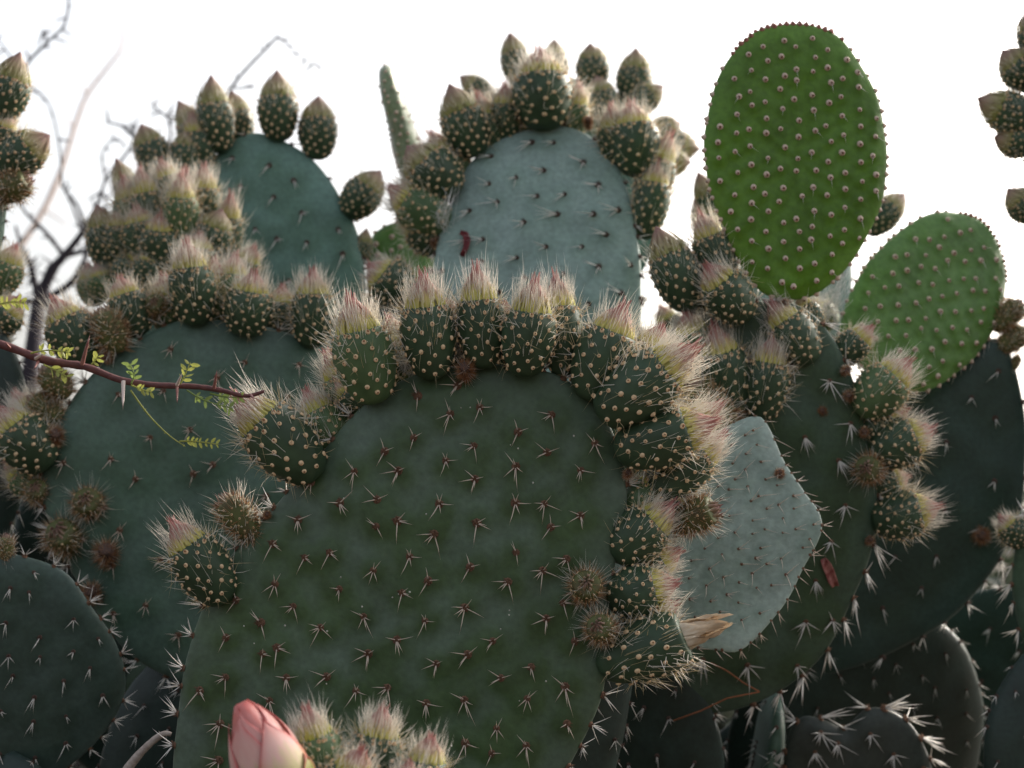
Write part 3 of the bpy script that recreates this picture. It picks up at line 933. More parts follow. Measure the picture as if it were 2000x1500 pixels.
v, f = lathe([(.19, .30)] + [(max(.003, .205 * max(0.0, math.sin(math.pi * min(1, .30 + .655 * (z_ - .25) / .75))) ** .80 - .004), z_) for z_ in np.linspace(.34, .985, 16)], 28, lambda a, z, q: .05 * q * math.sin(a * 3 + z * 6))
hm = mesh('petal', v, f, [M['petal']])
hm.attributes.new('margin', 'FLOAT', 'POINT').data.foreach_set('value', np.full(len(v), .35, dtype=np.float32))
link('petal', hm, ov)
for (a0, wid, z0, z1, layer, tw, cu) in ((0, 1.3, .25, 1.0, 0, .3, .5), (2.1, 1.3, .25, .99, 0, .3, .5), (4.2, 1.3, .25, .985, 0, .3, .5),
                                         (-2.2, .95, .24, .95, 1, .35, 1.0), (-1.0, .80, .22, .88, 2, .25, 1.2), (.4, .85, .24, .93, 1.4, .3, 1), (1.7, .9, .23, .93, 1, .3, 1), (3.1, .85, .23, .90, 1.5, .3, 1),
                                         (-1.75, .50, .20, .62, 3, .1, 1.0), (-.35, .45, .20, .55, 3, .1, 1), (.9, .5, .2, .5, 3, .1, 1), (2.4, .5, .2, .55, 3, 0, 1), (3.9, .45, .2, .5, 3, .1, 1)):
    po = link('petal', petal_mesh(a0, wid, z0, z1, layer, tw, cu), ov)
    sm = po.modifiers.new('thickness', 'SOLIDIFY'); sm.thickness = .006

# -- left: broad blue-green pad
c = cactus(400, 750, 1.62, 'prickly pear with broad blue-green pad behind the thorny twig, brown fuzzy buds along its edge')
Bp = pad_px(c, [(330, 636), (400, 624), (500, 634), (600, 664), (680, 720), (735, 800), (765, 900), (765, 1010), (735, 1130), (680, 1230), (600, 1310), (500, 1350), (400, 1345), (320, 1318), (258, 1278),
                (190, 1200), (130, 1100), (92, 1010), (84, 940), (104, 850), (150, 765), (225, 690)],
            1.60, 'left', yaw=8, tilt=2, spx=86, T=.030, bump=.0026, kind='star', rim='edge', rimscale=1.0, rot=15, seed=31, ascale=1.12)
stand(c, Bp.low(), 'shade', 7)
bud(Bp, (385, 630), (368, 478), 92, df=.010, lean=.1)
bud(Bp, (478, 652), (498, 535), 96, df=.014, lean=.12)
bud(Bp, (445, 620), (458, 500), 80, df=-.015, lean=-.05)
bud(Bp, (610, 672), (612, 533), 86, df=.008, lean=.05)
ball(Bp, (306, 597), 30, 'fuzzy', .0)
bud(Bp, (268, 650), (235, 545), 84, df=-.006, lean=.05)
bud(Bp, (232, 684), (196, 592), 84, 'fuzzy', df=.012, lean=.15)
bud(Bp, (168, 705), (110, 588), 100, df=.002, lean=.08)
bud(Bp, (130, 770), (82, 712), 74, 'fuzzy', df=.004); bud(Bp, (115, 820), (52, 770), 82, 'fuzzy', df=-.004)
bud(Bp, (92, 908), (2, 800), 110, df=.010, lean=.1)
ball(Bp, (110, 856), 28, 'pom', .014); ball(Bp, (176, 985), 44, 'fuzzy', .012); ball(Bp, (130, 1052), 50, 'fuzzy', .006)
ball(Bp, (212, 1086), 38, 'pom', .012); ball(Bp, (186, 1160), 32, 'pom', .004); ball(Bp, (72, 962), 34, 'fuzzy', -.002)
ball(Bp, (212, 702), 15, 'pom', .014)

for (b_, t_, w_, df) in (((330, 640), (322, 540), 76, -.022), ((428, 640), (424, 515), 84, -.026), ((545, 655), (552, 560), 74, -.024), ((196, 705), (160, 606), 84, -.02), ((90, 860), (30, 770), 90, -.02), ((80, 960), (15, 900), 80, -.02)):
    bud(Bp, b_, t_, w_, 'hairy', df)

# -- behind it: the dense cluster of buds
c = cactus(330, 750, 1.80, 'prickly pear crowned by a dense cluster of yellowish woolly buds behind the blue-green pad')
Pp = pad_px(c, [(230, 560), (300, 510), (390, 500), (450, 540), (480, 620), (470, 740), (420, 840), (340, 880), (260, 850), (205, 760), (195, 650)], 1.78, 'back', yaw=-10, tilt=4, spx=80, kind='thin', rim='thin', rot=30, seed=41)
stand(c, Pp.low(), 'shade', 9)
for (b_, t_, w_, k_, df) in (((216, 528), (192, 398), 72, 'pointed', .0), ((255, 405), (228, 312), 52, 'pointed', -.02), ((300, 470), (275, 335), 78, 'hairy', -.005), ((350, 450), (362, 335), 80, 'hairy', .0),
                             ((300, 515), (268, 405), 84, 'hairy', .012), ((368, 480), (358, 348), 72, 'hairy', .02), ((412, 500), (436, 408), 78, 'pointed', .012), ((330, 530), (322, 420), 86, 'hairy', .022),
                             ((245, 545), (282, 498), 60, 'hairy', .02), ((430, 510), (456, 385), 60, 'hairy', -.01), ((180, 590), (175, 520), 60, 'hairy', -.01), ((470, 560), (500, 485), 60, 'hairy', .01), ((310, 560), (300, 490), 70, 'hairy', .03), ((265, 470), (245, 350), 74, 'hairy', -.012), ((330, 400), (318, 318), 66, 'hairy', -.02), ((385, 440), (402, 330), 70, 'hairy', -.014), ((245, 520), (232, 410), 74, 'hairy', .004), ((400, 545), (396, 455), 74, 'hairy', .024), ((215, 580), (190, 520), 60, 'hairy', .01)):
    bud(Pp, b_, t_, w_, k_, df)

# -- upper left back pad with pointed buds
c = cactus(570, 750, 1.98, 'prickly pear with teal pad against the sky, pointed buds along its upper left rim')
Cp = pad_px(c, [(405, 330), (440, 285), (490, 262), (550, 275), (612, 312), (662, 378), (695, 450), (714, 540), (712, 640), (680, 740), (620, 800), (550, 790), (490, 720), (450, 620), (420, 520), (398, 420)],
            1.95, 'back', yaw=6, tilt=8, spx=66, kind='dark', rim='dark', rot=-18, seed=51, ascale=1.5)
stand(c, Cp.low(), 'shade', 11)
for (b_, t_, w_, k_, df) in (((318, 345), (276, 243), 70, 'pointed', .0), ((356, 348), (374, 250), 66, 'pointed', .006), ((430, 296), (410, 148), 74, 'pointed', .008), ((472, 270), (455, 178), 60, 'pointed', -.02),
                             ((402, 300), (352, 196), 66, 'pointed', -.014), ((398, 330), (376, 225), 66, 'hairy', .004), ((545, 272), (541, 138), 78, 'pointed', .004), ((620, 304), (622, 188), 76, 'pointed', -.004),
                             ((680, 418), (746, 334), 76, 'pointed', .002), ((705, 510), (716, 445), 36, 'pointed', -.01)):
    bud(Cp, b_, t_, w_, k_, df, .08)

# -- centre back: pale glaucous pad
c = cactus(1050, 750, 1.80, 'prickly pear with pale grey-green pad under one big woolly bud')
Dp = pad_px(c, [(1030, 252), (1090, 246), (1150, 266), (1196, 310), (1228, 380), (1246, 460), (1252, 560), (1244, 680), (1205, 800), (1120, 870), (1010, 870), (910, 800), (850, 690), (838, 590), (850, 490), (880, 395), (920, 318), (975, 272)],
            1.76, 'pale', yaw=-6, tilt=20, spx=64, kind='thin', rim='thin', rot=12, seed=61, ascale=1.4, jitter=.10)
stand(c, Dp.low(), 'shade', 13)
for (b_, t_, w_, k_, df) in (((1065, 256), (1054, 100), 118, 'hairy', .010), ((930, 302), (876, 168), 90, 'pointed', .004), ((990, 262), (986, 172), 66, 'hairy', -.01), ((1246, 338), (1232, 205), 100, 'hairy', .0),
                             ((1258, 450), (1286, 318), 72, 'hairy', -.012), ((885, 385), (796, 284), 108, 'pointed', .006), ((868, 440), (762, 368), 96, 'hairy', .0), ((870, 330), (880, 270), 80, 'hairy', -.03),
                             ((1110, 255), (1130, 170), 62, 'hairy', -.02), ((800, 592), (722, 520), 98, 'hairy', .02), ((960, 288), (936, 190), 72, 'hairy', -.02), ((902, 355), (842, 262), 84, 'hairy', -.022), ((1212, 318), (1192, 212), 74, 'hairy', -.012), ((1255, 390), (1306, 268), 76, 'hairy', -.02), ((860, 470), (790, 420), 80, 'hairy', -.02), ((1040, 262), (1022, 160), 70, 'hairy', -.02)):
    bud(Dp, b_, t_, w_, k_, df)
ball(Dp, (1010, 244), 15, 'pom', .006); ball(Dp, (1149, 244), 15, 'pom', .004); ball(Dp, (848, 478), 11, 'pom', .004)

# -- behind it: rim of pointed buds on a hidden pad, and a young pad seen edge on
c = cactus(1140, 750, 2.12, 'prickly pear hidden behind the pale grey-green pad, its pointed buds against the sky')
Qp = pad_px(c, [(1000, 170), (1080, 150), (1160, 165), (1235, 205), (1282, 280), (1290, 380), (1270, 500), (1200, 600), (1110, 640), (1020, 600), (965, 480), (945, 350), (960, 240)], 2.10, 'back', yaw=-12, tilt=6, spx=64, kind='dark', rim='dark', seed=71)
stand(c, Qp.low(), 'shade', 15)
for (b_, t_, w_, k_, df) in (((1018, 168), (994, 64), 58, 'pointed', .0), ((1085, 160), (1083, 76), 50, 'pointed', .0), ((1160, 172), (1155, 84), 66, 'pointed', .0), ((1236, 200), (1242, 93), 70, 'pointed', .0),
                             ((1190, 240), (1164, 148), 66, 'pointed', .03), ((1235, 222), (1296, 168), 56, 'pointed', .02), ((1288, 285), (1368, 290), 66, 'pointed', .0), ((1275, 265), (1330, 240), 56, 'pointed', .0),
                             ((962, 196), (898, 148), 48, 'pointed', .0), ((1290, 320), (1350, 320), 60, 'pointed', .02)):
    bud(Qp, b_, t_, w_, k_, df, .05)
c = cactus(790, 750, 2.02, 'prickly pear with slim young pad standing edge on against the sky')
Lp = pad_px(c, [(725, 470), (760, 438), (810, 440), (846, 480), (852, 540), (830, 610), (790, 650), (745, 620), (718, 550)], 1.98, 'fresh2', yaw=-15, tilt=10, spx=30, kind='knob', rim='knob', seed=81, ascale=1.15, bump=.0012)
Mp = pad_px(c, [(752 + 92 * t_ + sg_ * (13 + 13 * math.sin(math.pi * (.08 + .72 * t_))) * k_, 136 + 324 * t_ - sg_ * 7 * k_) for (t_, sg_, k_) in [(0, 1, .7)] + [(q_ / 9, 1, 1) for q_ in range(1, 9)] + [(1, 1, .6), (1.03, 0, 0), (1, -1, .6)] + [(q_ / 9, -1, 1) for q_ in range(8, 0, -1)] + [(0, -1, .7), (-.02, 0, 0)]], 2.02, 'stalk', yaw=0, tilt=-4, spx=17, T=.085, kind='knob', rim='knob', seed=82, ascale=.75, bump=.0012, NT=260)
stand(c, Lp.low(), 'shade', 17)

# -- right: deep green pad bearing the tall bright young pad
c = cactus(900, 750, 1.95, 'tall prickly pear whose deep green pad bears an upright bright green oval young pad')
G = pad_px(c, [(1300, 650), (1370, 612), (1470, 592), (1560, 600), (1620, 650), (1665, 740), (1695, 850), (1712, 955), (1704, 1060), (1668, 1170), (1605, 1280), (1520, 1350), (1400, 1392), (1270, 1390), (1180, 1330), (1130, 1200), (1120, 1050), (1150, 880), (1210, 750)],
           1.58, 'deep', yaw=-6, tilt=-6, spx=82, T=.028, kind='long', rim='long', rot=5, seed=91, ascale=1.0, rimscale=1.15)
E = pad_px(c, [(1540, 47), (1596, 54), (1645, 84), (1690, 150), (1718, 220), (1729, 300), (1722, 380), (1696, 455), (1648, 530), (1590, 576), (1530, 584), (1478, 566), (1432, 495), (1400, 420), (1378, 340), (1373, 265), (1388, 190), (1420, 120), (1470, 68)],
           1.57, 'fresh', yaw=5, tilt=4, spx=35, T=.024, kind='knob', rim='knob', rot=28, seed=92, ascale=.92, bump=.0021, jitter=.09, redtop=92, bow=.012)
E.obj['label'] = 'bright green young pad dotted with pinkish knobs'
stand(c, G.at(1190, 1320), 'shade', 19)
for (b_, t_, w_, k_, df) in (((1345, 598), (1284, 440), 94, 'pointed', .004), ((1422, 560), (1368, 422), 84, 'hairy', -.012), ((1452, 618), (1378, 522), 96, 'hairy', .018), ((1580, 700), (1506, 592), 92, 'hairy', .012),
                             ((1438, 800), (1392, 640), 96, 'hairy', .018), ((1482, 808), (1508, 662), 90, 'hairy', .024), ((1425, 835), (1345, 738), 104, 'fuzzy', .036), ((1680, 802), (1772, 706), 100, 'hairy', .004),
                             ((1705, 884), (1818, 838), 100, 'hairy', .0), ((1708, 1018), (1828, 988), 96, 'hairy', .0), ((1600, 640), (1560, 580), 50, 'hairy', -.02), ((1385, 622), (1338, 535), 84, 'hairy', -.02), ((1372, 705), (1336, 612), 84, 'hairy', .0), ((1405, 865), (1326, 796), 92, 'hairy', .03), ((1690, 862), (1764, 800), 84, 'hairy', -.012), ((1640, 705), (1700, 640), 66, 'hairy', -.014), ((1700, 960), (1772, 930), 76, 'hairy', -.012), ((1450, 770), (1440, 680), 80, 'hairy', .004)):
    bud(G, b_, t_, w_, k_, df)
ball(G, (1694, 912), 40, 'fuzzy', .014)
for p_ in ((1650, 722, 15), (1657, 772, 17), (1685, 842, 15), (1606, 802, 14), (1696, 1052, 12), (1532, 590, 12)): ball(G, p_[:2], p_[2], 'pom', .010)

# -- pale kite shaped pad in front of it
c = cactus(620, 750, 1.52, 'prickly pear with smooth pale grey pad wedged between two dark green pads')
K = pad_px(c, [(1478, 812), (1500, 830), (1535, 905), (1570, 962), (1600, 1000), (1604, 1040), (1572, 1108), (1520, 1195), (1450, 1268), (1400, 1272), (1330, 1262), (1240, 1240), (1170, 1180), (1150, 1090), (1190, 1000), (1280, 920), (1370, 860), (1440, 822)],
           1.45, 'palest', yaw=-14, tilt=24, spx=34, T=.013, kind='tiny', rim='tiny', rot=35, seed=101, ascale=1.05, bump=.0008)
stand(c, K.at(1130, 1170), 'shade', 21, .5)
ball(K, (1524, 932), 15, 'pom', .004)

# -- far right: dark pad with the second young pad
c = cactus(1800, 750, 2.35, 'prickly pear whose shaded dark pad bears a slanting light green young pad')
H = pad_px(c, [(1760, 760), (1850, 700), (1930, 660), (1975, 690), (1998, 780), (2004, 880), (1990, 1000), (1940, 1115), (1850, 1210), (1740, 1275), (1620, 1318), (1540, 1300), (1500, 1200), (1520, 1050), (1600, 900), (1680, 810)],
           1.76, 'teal', yaw=-10, tilt=-2, spx=92, T=.028, kind='dark', rim='thin', rot=20, seed=111, ascale=1.4)
Fp = pad_px(c, [(1868, 415), (1915, 430), (1948, 472), (1962, 530), (1956, 600), (1925, 672), (1872, 725), (1805, 766), (1740, 758), (1680, 715), (1640, 668), (1640, 630), (1662, 570), (1705, 500), (1765, 445), (1820, 418)],
            1.72, 'fresh2', yaw=16, tilt=12, spx=34, T=.024, kind='knob', rim='knob', rot=8, seed=112, ascale=.92, bump=.0021, jitter=.09, redtop=38)
Fp.obj['label'] = 'light green young pad leaning to the left'
stand(c, H.at(1640, 1290), 'shade', 23)
ball(H, (1914, 1046), 25, 'pom', .012)
for (b_, t_, w_, k_, df) in (((1945, 640), (1998, 585), 62, 'fuzzy', .0), ((1955, 680), (2010, 640), 60, 'fuzzy', .0), ((1978, 720), (1990, 690), 22, 'fuzzy', .0)):
    bud(H, b_, t_, w_, k_, df)

# -- pad between the two young pads, further back
c = cactus(1600, 750, 2.0, 'prickly pear glimpsed between the two bright green young pads, pale with fine cobwebs')
O = pad_px(c, [(1400, 400), (1520, 380), (1640, 440), (1664, 520), (1660, 600), (1640, 690), (1580, 770), (1490, 780), (1420, 700), (1385, 560)], 1.98, 'pale', yaw=10, tilt=10, spx=60, kind='thin', rim='thin', seed=121)
stand(c, O.low(), 'shade', 25)
for (b_, t_, w_, k_, df) in (((1695, 450), (1768, 378), 62, 'pointed', .0), ((1412, 450), (1360, 338), 60, 'pointed', .0), ((1410, 470), (1352, 392), 60, 'pointed', .0), ((1330, 680), (1290, 600), 60, 'hairy', .0), ((1600, 650), (1580, 590), 60, 'hairy', .04)):
    bud(O, b_, t_, w_, k_, df)

# -- lower left pad, and the shaded ones low down
c = cactus(40, 750, 1.48, 'prickly pear with low shaded slate green pad below the fuzzy brown buds')
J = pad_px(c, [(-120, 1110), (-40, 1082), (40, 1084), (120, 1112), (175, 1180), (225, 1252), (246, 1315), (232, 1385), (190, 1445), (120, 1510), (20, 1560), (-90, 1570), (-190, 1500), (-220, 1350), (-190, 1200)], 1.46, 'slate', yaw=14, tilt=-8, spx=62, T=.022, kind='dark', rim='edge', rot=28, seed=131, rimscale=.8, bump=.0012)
stand(c, J.low(), 'shade', 27)
bud(J, (10, 1095), (15, 1040), 40, 'fuzzy')
c = cactus(290, 750, 1.75, 'prickly pear in deep shade between the blue-green pad and the slate green pad')
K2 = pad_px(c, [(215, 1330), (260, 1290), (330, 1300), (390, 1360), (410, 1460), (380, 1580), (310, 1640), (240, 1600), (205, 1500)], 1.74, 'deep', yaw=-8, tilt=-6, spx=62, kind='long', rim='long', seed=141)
stand(c, K2.low(), 'shade', 29)
c = cactus(1830, 750, 2.05, 'prickly pear in shadow low behind the dark pad, dim teal with faint spines')
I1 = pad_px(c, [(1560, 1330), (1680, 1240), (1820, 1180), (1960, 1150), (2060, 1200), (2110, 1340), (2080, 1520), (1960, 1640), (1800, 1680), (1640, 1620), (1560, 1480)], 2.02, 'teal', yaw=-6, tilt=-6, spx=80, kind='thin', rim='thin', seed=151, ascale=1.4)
stand(c, I1.low(), 'shade', 31)
c = cactus(1680, 750, 1.68, 'low prickly pear with brownish pad and a rim bristling with long spines, in shade')
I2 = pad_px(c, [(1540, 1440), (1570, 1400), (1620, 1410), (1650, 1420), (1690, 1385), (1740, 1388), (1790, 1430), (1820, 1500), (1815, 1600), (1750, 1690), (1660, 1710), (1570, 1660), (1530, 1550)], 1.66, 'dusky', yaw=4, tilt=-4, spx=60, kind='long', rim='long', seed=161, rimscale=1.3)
stand(c, I2.low(), 'shade', 33)
c = cactus(1500, 750, 1.72, 'prickly pear with narrow bluish pad seen nearly edge on in the shade')
I3 = pad_px(c, [(1506, 1352), (1524, 1362), (1530, 1420), (1520, 1490), (1505, 1560), (1480, 1620), (1458, 1610), (1462, 1540), (1476, 1460), (1490, 1390)], 1.70, 'left', yaw=0, tilt=-5, spx=40, T=.09, kind='dark', rim='dark', seed=171, NT=64)
stand(c, I3.low(), 'shade', 35)
c = cactus(1260, 750, 1.78, 'prickly pear stump pad with long pale spines, shaded under the deep green pad')
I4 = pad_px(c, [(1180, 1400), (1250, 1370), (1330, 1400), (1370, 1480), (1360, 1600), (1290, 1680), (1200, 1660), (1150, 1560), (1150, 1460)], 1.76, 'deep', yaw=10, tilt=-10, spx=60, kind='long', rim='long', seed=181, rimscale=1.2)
stand(c, I4.low(), 'shade', 37)
c = cactus(2260, 750, 1.66, 'prickly pear showing only a shaded spiny pad rim beside the dark pad')
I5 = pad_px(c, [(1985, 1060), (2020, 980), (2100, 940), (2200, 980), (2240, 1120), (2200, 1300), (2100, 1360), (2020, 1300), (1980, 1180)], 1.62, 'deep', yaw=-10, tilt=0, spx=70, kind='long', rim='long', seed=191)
stand(c, I5.at(2150, 1320), 'shade', 39)
bud(I5, (2000, 1060), (1955, 1010), 60, 'hairy')

# -- left edge stem of buds and right edge buds
c = cactus(-330, 750, 1.70, 'prickly pear with brown pointed buds stacked up its rim, standing beside the bare branches')
Np = pad_px(c, [(-150, 260), (-90, 190), (-30, 190), (8, 260), (14, 360), (8, 460), (-10, 560), (-60, 660), (-130, 700), (-210, 640), (-240, 500), (-210, 350)], 1.64, 'left', yaw=20, tilt=2, spx=70, kind='dark', rim='thin', seed=201)
stand(c, Np.at(-170, 660), 'shade', 41)
for (b_, t_, w_, k_, df) in (((-4, 235), (46, 104), 84, 'pointed', .0), ((2, 330), (100, 264), 88, 'pointed', .006), ((-6, 385), (68, 345), 80, 'fuzzy', .012), ((-10, 300), (22, 225), 60, 'hairy', .0), ((-4, 570), (32, 482), 70, 'hairy', .008), ((-20, 640), (40, 585), 84, 'hairy', .014), ((-40, 720), (5, 640), 80, 'hairy', .0)):
    bud(Np, b_, t_, w_, k_, df, .1)
c = cactus(2420, 750, 1.82, 'prickly pear leaning in with pointed grey-green buds against the white sky')
Rp = pad_px(c, [(2010, 180), (2060, 110), (2140, 100), (2220, 160), (2260, 300), (2240, 460), (2180, 580), (2100, 600), (2040, 520), (2010, 400), (2000, 280)], 1.76, 'back', yaw=-20, tilt=2, spx=70, kind='dark', rim='thin', seed=211)
stand(c, Rp.at(2210, 540), 'shade', 43)
for (b_, t_, w_, k_, df) in (((2018, 165), (1956, 98), 78, 'pointed', .0), ((2012, 240), (1904, 194), 84, 'pointed', .006), ((2012, 280), (1940, 268), 70, 'pointed', .0), ((2020, 425), (1966, 368), 66, 'pointed', .004), ((2040, 120), (2000, 20), 70, 'pointed', .0)):
    bud(Rp, b_, t_, w_, k_, df, .08)

# ================================================================== twigs and branches
def curve_pts(p, d, n=6):
    """smooth path through photo points at a distance d (or one distance per point)"""
    q = [np.array(P(a[0], a[1], (a[2] if len(a) > 2 else d))) for a in p]
    out = []
    for i in range(len(q) - 1):
        p0, p1, p2, p3 = q[max(i - 1, 0)], q[i], q[i + 1], q[min(i + 2, len(q) - 1)]
        for k in range(n):
            t = k / n
            out.append(.5 * ((2 * p1) + (-p0 + p2) * t + (2 * p0 - 5 * p1 + 4 * p2 - p3) * t * t + (-p0 + 3 * p1 - 3 * p2 + p3) * t ** 3))
    out.append(q[-1])
    return out


def rough_tube(b, pts, r0, r1, sides=7, knots=.18, seed=0, mi=0):
    r = np.random.default_rng(seed)
    n = len(pts)
    b.tube(pts, [(r0 + (r1 - r0) * i / (n - 1)) * (1 + r.normal(0, knots * .5)) for i in range(n)], mi, sides)


def branch(root, p, d, r0, r1, mat, name='branch', parent=None, seed=0):
    b = MB(); pts = curve_pts(p, d)
    pts = [np.asarray(q) - np.array(root.location) for q in pts]
    rough_tube(b, pts, r0, r1, 7, .14, seed)
    return link(name, b.build(name, [M[mat]]), parent or root)


# -- reddish thorny twig crossing before the blue-green pad
base = P(-330, 700, 1.24)
tw = empty('acacia_shrub', (base.x, base.y, 0))
tag(tw, 'reddish thorny acacia twig with white thorns and tiny lime leaves before the blue-green pad', 'twig')
b = MB()
stem = [np.array((0, 0, -.05)), np.array((.01, .01, .35)), np.array((-.015, 0, .75)), np.array((.02, 0, base.z - .05)), np.array((.06, 0, base.z + .02))]
b.tube(stem, [.016, .013, .010, .008, .0065], 0, 9)
link('stem', b.build('stem', [M['bark']]), tw)
lo = np.array(tw.location)
pts = [np.array(base) + np.array((.06, 0, .02))] + curve_pts([(-120, 640), (0, 672), (90, 704), (165, 716), (235, 742), (300, 752), (380, 755), (430, 762), (470, 772), (492, 772), (516, 764)], 1.24, 5)
b = MB(); rough_tube(b, [q - lo for q in pts], .0036, .0012, 8, .10, 4)
tb = link('branch', b.build('branch', [M['bark']]), tw)
for (q0, q1, w, mt) in (((160, 712), (176, 652), .0017, 'thorn_red'), ((70, 700), (86, 690), .0015, 'thorn'), ((241, 745), (240, 802), .0017, 'thorn'), ((346, 752), (356, 728), .0014, 'thorn'), ((346, 756), (346, 790), .0012, 'thorn_red'),
                        ((418, 758), (424, 722), .0014, 'thorn_red'), ((490, 772), (498, 780), .001, 'thorn_red'), ((75, 706), (66, 722), .0012, 'thorn_red'), ((20, 680), (10, 668), .0012, 'thorn_red')):
    a0 = np.array(P(q0[0], q0[1], 1.238)) - lo; a1 = np.array(P(q1[0], q1[1], 1.225)) - lo
    b = MB(); b.spike(a0, a1 - a0, np.linalg.norm(a1 - a0), w, 0, segs=3, sides=7)
    link('thorn', b.build('thorn', [M[mt]]), tb)


def leaf_sprig(path, d, size, mt, seed, n=8, lean=-.012):
    """feathery leaf: thin stalk with paired narrow leaflets"""
    r = np.random.default_rng(seed)
    pts = [q - lo for q in curve_pts(path, d, 5)]
    b = MB(); b.tube(pts, [.0007 - .0004 * i / len(pts) for i in range(len(pts))], 0, 5)
    for k in range(n):
        t = .30 + .70 * k / max(1, n - 1)
        i = min(len(pts) - 2, int(t * (len(pts) - 1)))
        c0 = pts[i]; tg = pts[i + 1] - pts[i]; tg = tg / np.linalg.norm(tg)
        for sg in (-1, 1):
            sd_ = np.cross(tg, np.array(-FWD)) * sg
            dv = sd_ * .8 + tg * .6 + r.normal(0, .25, 3); dv /= np.linalg.norm(dv)
            wv = np.cross(dv, np.array(-FWD) + r.normal(0, .4, 3)); wv /= np.linalg.norm(wv)
            L = size * r.uniform(.7, 1.1); w = L * .20
            nv = np.cross(dv, wv) * w * .35
            b.add([c0, c0 + dv * L * .35 + wv * w + nv, c0 + dv * L * .75 + wv * w * .8 + nv, c0 + dv * L, c0 + dv * L * .75 - wv * w * .8 + nv, c0 + dv * L * .35 - wv * w + nv, c0 + dv * L * .5],
                  [(0, 1, 6), (1, 2, 6), (2, 3, 6), (3, 4, 6), (4, 5, 6), (5, 0, 6)])
    link('leaf', b.build('leaf', [M[mt]]), tb)


leaf_sprig([(256, 750), (262, 732), (254, 710)], 1.23, 0.0068, 'leaf_green', 1, 4)
leaf_sprig([(352, 750), (360, 735), (372, 708)], 1.23, 0.0072, 'leaf', 2, 4)
leaf_sprig([(256, 752), (275, 760), (296, 766)], 1.23, 0.0060, 'leaf', 3, 4)
leaf_sprig([(255, 762), (290, 810), (330, 850), (362, 872)], 1.23, .0015, 'leaf', 4, 3)
leaf_sprig([(350, 862), (380, 862), (428, 868)], 1.228, .0050, 'leaf', 5, 7)
leaf_sprig([(365, 762), (400, 782), (455, 798)], 1.235, 0.0060, 'leaf_green', 6, 8)
leaf_sprig([(410, 768), (440, 775), (470, 776)], 1.24, 0.0060, 'leaf_green', 7, 6)
leaf_sprig([(60, 690), (95, 684), (135, 688)], 1.23, 0.0060, 'leaf', 8, 8)
leaf_sprig([(85, 712), (110, 724), (132, 736)], 1.23, 0.0072, 'leaf', 9, 4)
leaf_sprig([(-20, 600), (20, 590), (50, 592)], 1.22, 0.0064, 'leaf', 10, 7)
leaf_sprig([(178, 712), (186, 704), (192, 696)], 1.23, 0.0060, 'leaf', 11, 3)
# -- bare dark branches behind on the left
base = P(40, 700, 3.3)
bt = empty('bare_thorn_bush', (base.x, base.y, 0))
tag(bt, 'bare dark thorny branches rising behind the buds, spreading against the white sky', 'bush')
b = MB(); lo2 = np.array(bt.location)
rough_tube(b, [np.array((0, 0, -.05)), np.array((.02, .02, .5)), np.array(P(55, 760, 3.3)) - lo2, np.array(P(75, 590, 3.3)) - lo2], .026, .014, 9, .1, 3)
link('trunk', b.build('trunk', [M['bark_dark']]), bt)
BR = [([(75, 590), (100, 530), (125, 500), (160, 455), (190, 400), (205, 350)], .020, .004), ([(75, 590), (60, 520), (45, 490), (30, 440)], .013, .004), ([(125, 500), (90, 455), (50, 415), (40, 395)], .009, .003),
      ([(125, 500), (165, 490), (200, 480), (250, 470)], .010, .004), ([(75, 590), (130, 560), (160, 520), (170, 470), (150, 400), (120, 365)], .014, .003), ([(160, 455), (140, 400), (125, 372)], .007, .002),
      ([(75, 590), (40, 590), (10, 610), (-30, 620)], .012, .005), ([(120, 365), (118, 300), (100, 215), (75, 180), (50, 172)], .005, .002), ([(205, 350), (260, 280), (245, 250), (208, 238)], .007, .004),
      ([(260, 280), (300, 300), (340, 320)], .006, .003), ([(240, 250), (262, 262), (270, 290)], .004, .002), ([(330, 300), (332, 240), (310, 215), (296, 203)], .006, .003), ([(332, 240), (345, 228), (360, 222)], .005, .003),
      ([(205, 350), (200, 300), (225, 270), (245, 288)], .004, .002), ([(100, 530), (70, 560), (60, 540), (72, 500)], .007, .003), ([(75, 590), (110, 600), (150, 620), (190, 640)], .012, .005), ([(170, 470), (185, 430), (205, 400), (200, 370)], .006, .002),
      ([(340, 320), (400, 270), (450, 175), (490, 125), (520, 95), (542, 70)], .008, .006), ([(455, 172), (480, 172), (496, 168)], .004, .002), ([(542, 70), (575, 100), (600, 118), (630, 138)], .004, .001),
      ([(40, 395), (20, 250), (45, 140), (90, 85), (125, 50), (134, 0), (130, -60)], .008, .004), ([(90, 85), (90, 70), (86, 58)], .005, .001), ([(45, 140), (20, 110), (-10, 70)], .004, .003)]
for i, (p_, r0, r1) in enumerate(BR):
    bo = branch(bt, p_, 3.3 + .04 * ((i * 7) % 5 - 2), r0 * (.62 if r0 > .008 else .45), r1 * .45, 'bark_dark', seed=i)
    pts = curve_pts(p_, 3.3)
    tb_ = MB(); rr_ = np.random.default_rng(500 + i)
    for k in range(2, len(pts) - 1, 3):
        dv = rr_.normal(0, 1, 3)
        tb_.spike(np.asarray(pts[k]) - lo2, dv, rr_.uniform(.015, .045), .003, 0, segs=2, sides=4)
    if tb_.v:
        t_ = link('thorns', tb_.build('thorns', [M['bark_dark']]), bo); t_['kind'] = 'stuff'

